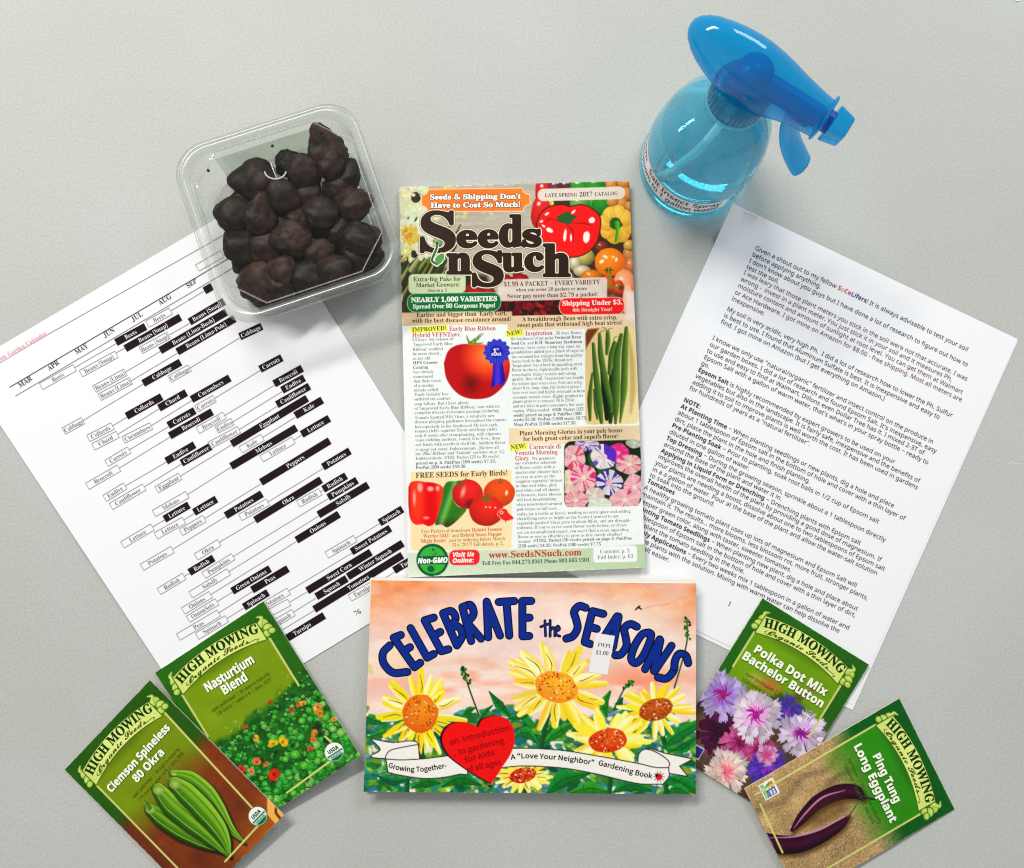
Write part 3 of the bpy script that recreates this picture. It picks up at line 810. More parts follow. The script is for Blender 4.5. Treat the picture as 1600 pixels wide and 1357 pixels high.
    for cx, cy, rx, ry, a in ((382, 380, 4, 1.8, -.6), (625, 362, 4.5, 1.6, -.8), (795, 440, 5, 4.4, -.7), (400, 530, 4.6, 3.4, .5), (548, 580, 2.4, 10, .1), (603, 600, 1.4, 6, 0), (745, 595, 5, 9, .1), (330, 450, 3, 1.6, -.6), (350, 492, 3, 1.6, .5), (425, 540, 2, 2.6, .4)):
        x, y = k4(cx, cy); p.ell(x, y, rx, ry, a, (250, 236, 232), soft=.8, wob=.15, seed=cx)
    # sprout in the big S
    # ---- banners and panels
    og = [k3(*q) for q in ((352, 158), (1215, 146), (1225, 180), (1250, 200), (1282, 206), (1284, 290), (1250, 300), (1230, 325), (1222, 352), (345, 358), (338, 330), (320, 312), (290, 300), (290, 212), (320, 205), (340, 190))]
    p.poly(og, (240, 120, 44), edge=(250, 224, 190), ew=1.0, fn=lambda x, y: np.stack([240+0*x, 118+16*np.abs(x-745)/85, 40+20*(y-300)/40], -1))
    p.rrect(841, 296.5, 975.5, 314, 8, (226, 214, 200), sl=-.028, a=.86, edge=(236, 226, 214))
    p.rrect(639.5, 430, 726.5, 458, 6, (204, 214, 174), sl=-.015, a=.95, edge=(222, 230, 200))
    p.rrect(778, 437, 948.5, 471, 5, (224, 212, 200), sl=-.02, a=.94)
    p.rrect(628, 489, 800, 511, 1, (228, 202, 168), sl=-.012, fn=lambda x, y: np.stack([c+14*np.cos((x-628)/172*6.28*1.0+2.6)-10*np.abs((y-500)/11)**3 for c in (228, 202, 166)], -1))
    p.rrect(793, 494, 992, 517, 1, (228, 204, 170), sl=-.02, fn=lambda x, y: np.stack([c+12*np.sin((x-812)/60) for c in (226, 202, 168)], -1))
    p.poly([(978, 455), (1000, 455), (1000, 500), (978, 500)], (240, 226, 220), soft=6, a=.8)
    p.rrect(637, 459.5, 782, 488, 12, (8, 104, 52), sl=-.014, edge=(210, 226, 200), ew=.8)
    p.rrect(874.5, 466.5, 975, 492, 10, (222, 36, 34), sl=-.012, edge=(246, 214, 206), ew=.9)
    # body
    body = (238, 241, 238)
    p.poly([(610, 510), (793, 507), (793, 517), (1020, 512), (1020, 640), (1020, 910), (610, 910)], body, soft=.8)
    p.rrect(795, 669.5, 1000, 696, 1, (230, 210, 176), sl=-.022, fn=lambda x, y: np.stack([c+14*np.sin((x-795)/34) for c in (232, 212, 178)], -1))
    def hi(pts): p.poly(pts, (238, 240, 100), soft=1.2)
    hi([k5(*q) for q in ((162, 165), (465, 148), (472, 195), (165, 218))]); hi([k6(*q) for q in ((0, 228), (172, 212), (180, 278), (5, 295))]); hi([k8(*q) for q in ((35, 150), (200, 130), (207, 192), (40, 212))])
    # first picture: tomato with a rosette
    def shade_tom(x, y):
        t = np.clip(np.hypot((x-762)/46, (y-556)/44), 0, 1.5)[:, None]
        c = np.where(t < .5, (1-2*t)*np.array([250, 150, 90])+2*t*np.array([234, 84, 40]), np.clip(2-2*t, 0, 1)*np.array([234, 84, 40])+np.clip(2*t-1, 0, 1)*np.array([176, 18, 22]))
        d = np.clip(np.hypot((x-736)/20, (y-600)/22), 0, 1)[:, None]; c = c*(0.62+.38*d)
        return c
    tp = [k5(*q) for q in ((435, 460), (470, 360), (540, 312), (640, 300), (760, 305), (870, 320), (950, 390), (975, 480), (955, 590), (900, 670), (810, 735), (700, 752), (600, 735), (520, 680), (455, 580))]
    p.poly(list(smooth_path(tp+[tp[0]], 6)[:-1]), (220, 60, 30), fn=shade_tom)
    for pts in (((640, 290), (700, 270), (760, 215)), ((690, 290), (710, 250), (740, 215)), ((650, 295), (630, 260), (622, 230)), ((660, 290), (690, 262), (720, 268)), ((640, 300), (720, 300), (760, 290))):
        p.brush([k5(*q) for q in pts], [3.2, 3, 1], (92, 122, 44), (140, 160, 80))
    p.poly([k5(*q) for q in ((838, 455), (915, 455), (940, 600), (895, 655), (880, 625), (820, 665), (832, 560))], (56, 36, 176), soft=.9, fn=lambda x, y: np.stack([50+30*np.sin(x/3), 34+18*np.sin(x/3), 172+26*np.sin(x/3)], -1))
    def rosette(r, th, x, y):
        w = 1+.07*np.sin(th*13); al = np.clip((w-r)*20+.5, 0, 1)
        sh = (np.sin(th*26)*.5+.5)*(r > .48)
        c = np.array([30, 34, 140])[None]*(1+.0*r[:, None])+np.array([46, 50, 70])[None]*sh[:, None]
        c = np.where((r < .52)[:, None], np.array([34, 36, 158])[None], c)
        return c, al
    cx, cy = k5(868, 365); p.fx(cx, cy, 20, 19.5, 0, rosette)
    # second picture: green beans on a board
    p.rrect(914.5, 513, 998, 664, 8, (232, 214, 160), sl=-.02, fn=lambda x, y: np.stack([c+26*np.clip((x-930)/60, -1, 1)*s+14*(fbm(x/8, y/40, 3)-.5) for c, s in ((224, .4), (202, .5), (148, .6))], -1))
    p.poly([k6(*q) for q in ((770, 260), (790, 215), (900, 205), (840, 290), (775, 400))], (112, 58, 24), soft=3)
    p.brush([k6(*q) for q in ((1180, 250), (1215, 500), (1225, 800), (1205, 1020))], [3, 8, 9, 3], (150, 118, 50), a=.45, soft=5)
    def bean(pts, w, c1=(104, 142, 52), c2=(36, 66, 22)):
        p.brush([k6(*q) for q in pts], w, c1, c2, sm=10)
    dk = (24, 40, 16)
    p.brush([k6(*q) for q in ((920, 500), (960, 800), (975, 1080))], [5, 13, 6], dk, (14, 26, 10)); p.brush([k6(*q) for q in ((1010, 560), (1030, 800), (1010, 1110))], [5, 12, 6], (50, 76, 28), dk)
    bean(((835, 640), (812, 880), (815, 1090)), [3, 8, 4], (112, 134, 50), (44, 60, 20)); bean(((855, 800), (870, 980), (885, 1080)), [4, 6, 3])
    bean(((845, 355), (870, 640), (900, 900), (925, 1110)), [5, 9, 11, 6]); bean(((905, 260), (920, 480), (965, 720), (1020, 960), (1015, 1010)), [5, 9.5, 10, 8, 4])
    bean(((985, 240), (985, 340), (975, 450)), [6, 8, 5]); bean(((1050, 350), (1020, 470), (1000, 640)), [7, 9, 6])
    bean(((1115, 270), (1075, 480), (1065, 760), (1065, 960), (1060, 1120)), [6, 11, 13, 10, 4]); bean(((1165, 205), (1150, 450), (1140, 800), (1105, 1110)), [6, 10.5, 11, 3], (126, 160, 60))
    for pts in (((905, 265), (920, 235), (960, 225)), ((985, 245), (1000, 210), (1035, 205)), ((1040, 330), (1050, 295), (1080, 280)), ((985, 245), (960, 205), (930, 200))): p.brush([k6(*q) for q in pts], [2, 1], (130, 130, 60))
    # third picture: striped morning glories
    p.rrect(881.5, 690, 1002, 793, 11, (22, 40, 24), sl=-.022)
    pic = (884, 691, 1001, 792)
    def glory(cx, cy, rx, ry, pale, stripe, cen, n=14, dens=.5, ang=0, sd=1, sect=None):
        x, y = k8(cx, cy)
        def fn(r, th, X, Y):
            w = 1+.04*np.sin(th*5+sd); al = np.clip((w-r)*14+.5, 0, 1)
            inside = (X > 882.5) & (X < 1001.5) & (Y > 690.5-.022*(X-882)) & (Y < 793.5-.022*(X-882)); al = al*inside
            s = (vnoise(th*n/2.2+50, r*1.2+sd, sd) > (1-dens*.62)) & (r > .22)
            c = np.where(s[:, None], np.array(stripe, float), np.array(pale, float))
            c = c*(1-.10*np.abs(np.sin(th*2.5+sd))[:, None])
            if sect is not None:
                a0, a1, sc = sect; m = (th > a0) & (th < a1) & (r > .25); c = np.where(m[:, None], np.array(sc, float), c)
            g = np.clip(1-r/.3, 0, 1)[:, None]; c = c*(1-g)+np.array(cen, float)*g
            return c, al
        p.fx(x, y, rx/5.9, ry/5.9, ang, fn)
    for q in range(16): 
        x, y = R.uniform(890, 995), R.uniform(696, 786); p.ell(x, y, R.uniform(5, 10), R.uniform(4, 8), R.random()*3, R.choice([(30, 64, 36), (16, 30, 20), (44, 84, 48), (60, 36, 40)]))
    PK, WHT, PUR, MAG, YL = (240, 188, 192), (236, 226, 226), (84, 40, 160), (214, 40, 120), (238, 232, 190)
    glory(750, 150, 110, 60, (214, 200, 214), PUR, WHT, sd=3, dens=.5); glory(1190, 130, 80, 50, (200, 196, 180), (170, 176, 150), YL, sd=5); glory(600, 490, 110, 120, (234, 214, 190), (236, 196, 180), YL, sd=8)
    glory(630, 270, 105, 120, PK, (214, 84, 110), YL, sd=6, dens=.6); glory(1040, 225, 95, 90, (222, 52, 132), (230, 90, 150), (244, 200, 220), sd=2); glory(905, 260, 118, 115, WHT, (120, 80, 180), (236, 170, 190), sd=4, dens=.35, sect=(-1.6, .5, (88, 44, 176)))
    glory(720, 455, 120, 125, PK, (220, 60, 130), YL, sd=11, dens=.5); glory(1140, 330, 125, 90, (234, 190, 188), (222, 90, 130), YL, sd=13, dens=.5); glory(955, 500, 125, 118, (226, 224, 220), PUR, (236, 150, 170), sd=15, dens=.6, n=18)
    glory(1190, 540, 100, 120, PK, (222, 110, 150), YL, sd=17, dens=.5); glory(820, 620, 90, 80, (228, 214, 200), (220, 180, 180), YL, sd=19); glory(650, 660, 110, 90, (238, 186, 186), (216, 110, 140), YL, sd=21, dens=.5); glory(1100, 660, 140, 100, (238, 186, 190), (220, 70, 140), YL, sd=23, dens=.5); glory(870, 700, 110, 60, (226, 232, 214), (210, 220, 200), (210, 226, 180), sd=25, dens=.2)
    # early-bird box
    p.rrect(641.5, 737, 799.5, 861, 5, (246, 222, 178), sl=-.02)
    pep = [k7(*q) for q in ((128, 300), (160, 240), (240, 226), (320, 240), (360, 240), (440, 255), (500, 285), (522, 330), (505, 450), (470, 570), (430, 690), (360, 733), (290, 710), (210, 716), (150, 650), (130, 500))]
    p.poly(list(smooth_path(pep+[pep[0]], 5)[:-1]), (220, 30, 30), fn=lambda x, y: np.stack([226-70*np.clip((643-x)/6, 0, 1)+18*np.sin((x-640)/7), 40+26*np.sin((x-640)/7)-26*np.clip((y-800)/30, 0, 1), 30+10*np.sin((x-640)/7)], -1))
    for cx, cy, rx, ry in ((375, 315, 5, 4), (455, 310, 3, 4), (260, 300, 4, 7), (330, 640, 4, 2), (195, 420, 2, 10)): x, y = k7(cx, cy); p.ell(x, y, rx, ry, 0, (250, 200, 190), soft=3, a=.8)
    gp = [k7(*q) for q in ((520, 300), (560, 240), (640, 230), (720, 235), (740, 270), (640, 330), (620, 420), (680, 510), (775, 540), (740, 600), (640, 700), (560, 745), (500, 715), (430, 715), (460, 600), (500, 460))]
    p.poly(list(smooth_path(gp+[gp[0]], 5)[:-1]), (60, 130, 40), fn=lambda x, y: np.stack([50+60*np.exp(-((x-703+(y-780)*.35)/5)**2)+30*np.exp(-((x-722+(y-800)*.4)/5)**2), 116+60*np.exp(-((x-703+(y-780)*.35)/5)**2)-60*np.clip((y-808)/16, 0, 1), 34+60*np.exp(-((x-703+(y-775)*.35)/4)**2)], -1))
    def tomato(cx, cy, rx, ry, c, sd):
        x, y = k7(cx, cy); p.ell(x, y, rx, ry, 0, c, col2=tuple(int(v*.62) for v in c), h=(.1, -.3), pw=1.8, wob=.03, seed=sd)
    tomato(790, 375, 24.5, 23, (224, 46, 42), 1); p.ell(*k7(740, 350), 3, 8, .3, (250, 190, 180), soft=4, a=.8)
    tomato(1145, 360, 24.5, 22, (238, 88, 36), 2); p.ell(*k7(1225, 360), 2, 4, .2, (255, 224, 200), soft=1.5)
    p.ell(*k7(830, 490), 9, 7, .5, (90, 12, 18), soft=6, a=.7)
    tomato(1000, 560, 27, 24, (226, 50, 36), 3)
    for x in (995, 1040, 1100): p.ell(*k7(x, 522+(x-1040)*.06), 1.4, 1, 0, (255, 230, 220))
    for pts in (((1150, 250), (1160, 195)), ((1150, 250), (1180, 225)), ((700, 255), (730, 240)), ((770, 215), (775, 195)), ((990, 450), (940, 380)), ((1000, 450), (1090, 335)), ((990, 455), (1000, 400)), ((1010, 455), (1040, 410)), ((960, 420), (1030, 440))):
        p.brush([k7(*q) for q in pts], [3.4, 1], (84, 104, 48), (120, 112, 60), sm=3)
    p.ell(*k7(700, 250), 5, 4, 0, (90, 100, 50))
    # little red bird
    bd = [k7(*q) for q in ((1122, 605), (1145, 560), (1185, 540), (1225, 548), (1250, 590), (1305, 640), (1270, 662), (1215, 672), (1165, 650), (1140, 615))]
    p.poly(list(smooth_path(bd+[bd[0]], 5)[:-1]), (226, 48, 36), edge=(250, 226, 200), ew=.7); p.ell(*k7(1170, 580), 2.6, 2.4, 0, (250, 240, 230)); p.ell(*k7(1170, 580), 1.2, 1.2, 0, (60, 30, 26)); p.brush([k7(1216, 670), k7(1214, 690)], [.9], (60, 40, 30), sm=2)
    # foot band
    p.poly([k7(125, 1030), k7(500, 1022), k7(1000, 1000), k8(740, 1105), k8(1290, 1062), (1016, 910), (630, 912)], (206, 218, 196), soft=1, fn=lambda x, y: np.stack([214-26*(x-640)/360, 222-14*(x-640)/360, 204-34*(x-640)/360], -1))
    cx, cy = k7(398, 1110)
    p.ell(cx, cy, 25, 25.5, 0, (10, 84, 48)); p.ell(cx, cy, 21, 21.5, 0, (70, 170, 70)); p.poly([k7(225, 1070), k7(575, 1062), k7(575, 1155), k7(225, 1160)], (12, 92, 52)); p.ell(*k7(380, 1210), 6, 5, .4, (20, 96, 54)); p.ell(*k7(405, 995), 2, 2, 0, (20, 96, 54)); p.brush([k7(440, 1020), k7(430, 1045), k7(400, 1055)], [1], (20, 96, 54))
    p.rrect(*k7(585, 1000), *k7(925, 1170), 9, (224, 46, 50), sl=-.02)
    p.rrect(*k8(812, 1090), *k8(1208, 1232), 4, (240, 242, 240), sl=-.02, edge=(222, 228, 220))
    # page curl towards the right margin and handling marks
    d = np.minimum(p.u*380, np.minimum(p.v*615, (1-p.v)*615)); wn = fbm(p.PX/5, p.PY/9, 77, 3)
    wear = np.clip((2.2-d)/1.6, 0, 1)*np.clip((wn-.5)*8, 0, 1)*.8; p.C = p.C*(1-wear[:, None])+np.array([236, 232, 222])*wear[:, None]
    p.grain(7, 1.4, 5)
    pg.print_grid(p, 'front_cover', M_GLOSSY)

    # ---- lettering
    def T(k, t, x0, y0, x1, y1, h, st='serif', col=(70, 60, 56), **kw): pg.text(t, k(x0, y0), k(x1, y1), h*.9 if h > 8 else h, st, col, **kw)
    BR, RED, TXT, BLK = (60, 38, 22), (190, 62, 56), (104, 104, 107), (44, 32, 26)
    pg.part('title_lettering')
    TL = [('S', (656.6, 329.5, 711.7, 395.5)), ('e', (713.5, 360, 745.6, 388)), ('e', (747, 359, 778.5, 388)), ('d', (780, 335.5, 817.5, 387)), ('s', (816.3, 358, 846, 387)),
          ('n', (698, 395.5, 737, 429)), ('S', (738, 391.5, 786.5, 449)), ('u', (783.5, 395.5, 818.5, 425.5)), ('c', (819.7, 394.5, 849.7, 425)), ('h', (848.5, 381, 891.5, 433))]
    for lay, (col, wt) in enumerate((((70, 56, 40), 4.4), ((240, 230, 206), 3.8), ((46, 29, 18), 2.3))):
        for ch, b in TL: pg.glyph_box(ch, (b[0]+1.5, b[1]+1.6, b[2]-1.5, b[3]-1.6), 'serifBig', col, wt, dz=lay*2.5e-5, nw=14)
    pg.part('sprout_emblem')
    pg.line([k3(430, 640), k3(425, 700), k3(395, 770), k3(390, 820), k3(430, 850)], 6.5, (238, 232, 206), dz=8e-5, sm=5)
    pg.poly([k3(*q) for q in ((405, 790), (430, 755), (470, 735), (505, 745), (505, 790), (480, 835), (440, 860), (410, 840))], (238, 232, 206), dz=8.3e-5)
    pg.line([k3(430, 640), k3(425, 700), k3(395, 770), k3(385, 815), k3(430, 845)], 3.6, (40, 100, 60), dz=9.5e-5, sm=5)
    pg.poly([k3(*q) for q in ((412, 795), (435, 765), (470, 745), (496, 752), (496, 790), (472, 828), (440, 850), (416, 832))], (92, 150, 92), dz=1e-4)
    pg.poly([(k3(440, 645)[0]+5.5*math.cos(q*.52), k3(440, 645)[1]+4*math.sin(q*.52)) for q in range(12)], (120, 160, 110), dz=1e-4)
    pg.part('banner_lettering')
    for lay, (c, w) in enumerate((((60, 26, 14), 1.3), ((252, 240, 228), .45))):
        T(k3, "Seeds & Shipping Don't", 362, 248, 1203, 240, 12.2, col=c, weight=w, dz=lay*2e-5); T(k3, 'Have to Cost So Much!', 370, 324, 1200, 315, 12.2, col=c, weight=w, dz=lay*2e-5)
    T(k4, 'LATE SPRING', 362, 226, 660, 220, 8, col=(90, 60, 56)); T(k4, '2017', 680, 222, 803, 218, 11, col=(64, 44, 40)); T(k4, 'CATALOG', 820, 216, 1035, 207, 8, col=(90, 60, 56))
    T(k3, 'Extra-Big Paks for', 210, 1003, 648, 998, 10.5, col=(52, 54, 30)); T(k3, 'Market Growers!', 235, 1056, 640, 1050, 10.5, col=(52, 54, 30)); T(k3, 'Sizes on p. 2', 342, 1100, 522, 1096, 6.5, col=(80, 80, 60))
    T(k3, 'NEARLY 1,000 VARIETIES', 190, 1195, 985, 1182, 11.5, col=(232, 240, 226), weight=.3); T(k3, 'Spread Over 80 Gorgeous Pages!', 205, 1254, 968, 1241, 10.5, col=(228, 238, 222), weight=.15)
    pg.text('$1.99 A PACKET – EVERY VARIETY', k3(1045, 1050), k4(870, 1028), 10, 'serif', (84, 56, 46)); T(k4, 'when you order 20 packets or more', 95, 1096, 750, 1082, 8.2, col=(96, 66, 56)); T(k4, 'Never pay more than $2.79 a packet!', 12, 1158, 850, 1138, 10, col=(84, 56, 46))
    T(k4, 'Shipping Under $3.', 520, 1226, 1080, 1215, 11.5, col=(250, 226, 214), weight=.2); T(k4, '4th Straight Year!', 615, 1282, 985, 1275, 8.8, col=(248, 220, 206))
    T(k5, 'Earlier and bigger than ‘Early Girl,’', 213, 82, 962, 66, 10.8, col=BLK); T(k5, 'with the best disease-resistance around!', 178, 130, 985, 114, 10.8, col=BLK)
    T(k6, 'A breakthrough Bean with extra-crisp,', 160, 138, 1080, 118, 10.8, col=BLK); T(k6, 'sweet pods that withstand high heat stress!', 110, 195, 1128, 168, 10.8, col=BLK)
    T(k6, 'Plant Morning Glories in your pole beans', 133, 1238, 1128, 1206, 10.8, col=BLK); T(k6, 'for both great color and superb flavor!', 170, 1292, 1092, 1262, 10.8, col=BLK)
    T(k7, 'FREE SEEDS for Early Birds!', 210, 194, 1238, 164, 13, col=(64, 44, 26))
    pg.part('headline_lettering')
    T(k5, 'IMPROVED!', 178, 202, 457, 188, 10.5, col=(70, 66, 20)); T(k6, 'NEW!', 12, 278, 160, 262, 11, col=(70, 66, 20)); T(k8, 'NEW!', 48, 193, 188, 178, 11, col=(70, 66, 20))
    T(k5, 'Early Blue Ribbon', 478, 195, 860, 190, 11, col=RED); T(k5, 'Hybrid VFFNTswv.', 178, 247, 580, 240, 11, col=RED); T(k6, 'Inspiration.', 190, 275, 465, 268, 11, col=RED)
    T(k8, 'Carnevale di', 218, 190, 510, 183, 11, col=RED); T(k8, 'Venezia Morning', 85, 243, 480, 235, 11, col=RED); T(k8, 'Glory.', 87, 296, 228, 292, 11, col=RED)
    T(k5, '1', 840, 375, 866, 373, 10, col=(225, 224, 220), weight=.4); T(k5, 'ST', 864, 352, 888, 350, 4, 'sansB', (225, 224, 220)); T(k5, 'PLACE', 825, 398, 905, 394, 5.4, 'sansB', (230, 228, 224), weight=.25)
    T(k7, 'Free Packets of brand-new', 272, 808, 822, 794, 8.4, 'serifL', (150, 112, 58)); T(k7, 'Hybrid Tomato', 838, 793, 1178, 782, 8.8, col=(196, 104, 44)); T(k7, '‘Warrior 5443’', 288, 862, 590, 855, 8.8, col=(196, 104, 44)); T(k7, 'and', 617, 855, 693, 852, 8.4, 'serifL', (150, 112, 58)); T(k7, 'Hybrid Sweet Pepper', 707, 852, 1175, 838, 8.8, col=(196, 104, 44)); T(k7, '‘Blight Buster’', 260, 918, 560, 909, 8.8, col=(196, 104, 44)); T(k7, 'just by ordering before March', 585, 909, 1208, 886, 8.4, 'serifL', (150, 112, 58)); T(k7, '31st, 2017! Full details, p. 2.', 615, 960, 1195, 943, 8.4, 'serifL', (150, 112, 58))
    T(k7, 'Non-GMO', 235, 1148, 568, 1138, 13, 'sansBI', (244, 250, 240), weight=.35); T(k7, 'Visit Us', 622, 1076, 865, 1068, 11, 'sansBI', (252, 236, 230), weight=.25); T(k7, 'Online:', 622, 1142, 862, 1135, 11, 'sansBI', (252, 236, 230), weight=.25)
    pg.text('www.SeedsNSuch.com', (764.2, 872.5), (909, 867.8), 14, 'serif', (186, 66, 44), weight=.15); pg.text('Toll Free Fax 844.273.0341 Phone 803.663.1501', (753, 883.4), (921.4, 877.8), 8.4, 'serif', (44, 62, 34))
    T(k8, 'Contents: p. 3', 870, 1152, 1145, 1142, 9.6, 'serifL', (120, 120, 120)); T(k8, 'Full Index: p. 63', 848, 1205, 1178, 1191, 9.6, 'serifL', (120, 120, 120))
    pg.part('body_text')
    sl = -.027
    for t, x0, y, x1 in (('55 days. My release of', 178, 280, 515), ('‘Improved Early Blue', 185, 318, 507), ('Ribbon’ couldn’t', 182, 358, 432), ('be more timely,', 182, 394, 412), ('as my old', 182, 432, 327), ('*HPS Grower', 184, 468, 388), ('*Catalog', 185, 505, 307), ('has already', 187, 542, 352), ('announced', 187, 580, 347), ('that their strain', 188, 617, 412), ('of a similar', 190, 654, 355), ('tomato called', 190, 690, 390), ('‘Early Goliath’ has', 193, 727, 473), ('suffered yet another', 194, 764, 490), ('crop failure. But I have plenty', 194, 803, 640), ('of ‘Improved Early Blue Ribbon,’ now with its', 196, 840, 892), ('complete disease-resistance package including', 198, 875, 888), ('Tomato Spotted Wilt Virus, a relatively new', 199, 915, 850), ('disease plaguing gardeners throughout the country', 200, 950, 947), ('but especially in the Southeast! My best early', 200, 990, 877), ('tomato yields superior flavor and huge yields', 200, 1025, 872), ('only 8 weeks after transplanting, with vigorous', 202, 1062, 905), ('vines yielding uniform, round, 6 to 8-oz., deep', 203, 1098, 897), ('red fruits with excellent shelf life. Sublime flavor', 204, 1136, 940), ('is tangy yet sweet. Indeterminate. (Review all', 204, 1175, 885), ('/my ‘Blue Ribbon’ and ‘Goliath’ varieties on p. 6.)', 205, 1210, 930), ('Indeterminate. #102. Packet (25 to 30 seeds)', 206, 1247, 885), ('*priced on p. 6. PakPlus (100 seeds) $7.15;', 207, 1286, 862), ('*ProPak (300 seeds) $19.50.', 207, 1322, 622)):
        st = 'serif' if t[0] == '*' else 'serifIt' if t[0] == '/' else 'serifL'; t = t.lstrip('*/')
        T(k5, t, x0, y, x1, y+sl*(x1-x0), 6.7, st, (84, 84, 86) if st == 'serif' else TXT)
    for t, x0, y, x1 in (('56 days. Beans,', 485, 266, 738), ('the backbone of my prior', 50, 322, 463), ('*Vermont Bean', 470, 308, 727), ('*Seed Co.', 50, 365, 200), ('and', 210, 361, 272), ('*R.H. Shumway Seedsman', 282, 359, 738), ('catalogs, have come a long way since my', 52, 408, 725), ('grandmother added just a pinch of sugar as', 55, 450, 755), ('she seasoned her straight-from-the-garden', 57, 495, 740), ('beans back in the 1950s. Brand-new', 58, 537, 648), ('‘Inspiration’ has a bred-in appealing sweet', 60, 580, 740), ('flavor in classy, high-quality pods with', 60, 622, 693), ('remarkable ‘beany’ texture and eating', 60, 668, 678), ('quality. Best of all, ‘Inspiration’ can handle', 62, 710, 755), ('the hottest heat stress ever. Pods are crisp,', 63, 755, 743), ('about 6-in. long, slim, the darkest green I', 65, 797, 735), ('have ever seen and highly resistant to bean', 66, 840, 765), ('common mosaic virus. Highly productive', 68, 885, 750), ('plants grow to a compact 16 to 20-in.', 68, 925, 672), ('and are ideal in patio containers, but need', 70, 970, 750), ('caging. White-seeded.', 72, 1014, 432), ('*#038. Packet (125', 447, 1005, 752), ('*seeds) priced on page 4; PakPlus (500', 75, 1058, 733), ('*seeds) $5.50; ProPak (1,000 seeds) $9.75;', 75, 1102, 785), ('*Mega ProPak (2,000 seeds) $17.50.', 78, 1147, 685)):
        st = 'serif' if t[0] == '*' else 'serifL'; t = t.lstrip('*')
        T(k6, t, x0, y, x1, y+sl*(x1-x0), 6.7, st, (84, 84, 86) if st == 'serif' else TXT)
    for t, x0, y, x1 in (('We premiere', 243, 289, 457), ('our extensive selection', 85, 332, 468), ('of flower seeds with a', 88, 374, 455), ('spectacular climber that’s', 90, 417, 515), ('as easy to grow as the', 92, 459, 455), ('simplest vegetable! Striped', 93, 500, 525), ('in blue and white, pink', 95, 542, 472), ('and white and all shades', 97, 584, 503), ('in between, these blooms', 98, 627, 518), ('will look breathtaking', 100, 670, 467), ('when intertwined around', 100, 714, 520), ('pole beans or tall corn', 102, 757, 472), ('stalks (or a trellis or fence), needing no extra space and adding', 103, 802, 1153), ('electrifying color as bright as the Venice Carnival to any', 103, 844, 1047), ('vegetable garden! Vines grow to about 80-in. and are drought-', 105, 886, 1155), ('tolerant. If you’ve never sown flower seeds before, or if you', 106, 928, 1117), ('are an accomplished expert, you won’t find a more appealing', 108, 971, 1135), ('flower or one as effortless to grow as this stately climber!', 110, 1012, 1075), ('Annual.', 110, 1054, 240), ('*#1192. Packet (50 seeds) priced on page 4; PakPlus', 255, 1047, 1165), ('*(250 seeds) $4.35; ProPak (500 seeds) $7.75.', 112, 1097, 890)):
        st = 'serif' if t[0] == '*' else 'serifL'; t = t.lstrip('*')
        T(k8, t, x0, y, x1, y+sl*(x1-x0), 6.5, st, (84, 84, 86) if st == 'serif' else TXT)
    pg.finish({}, M_COVERINK)
build_catalog()
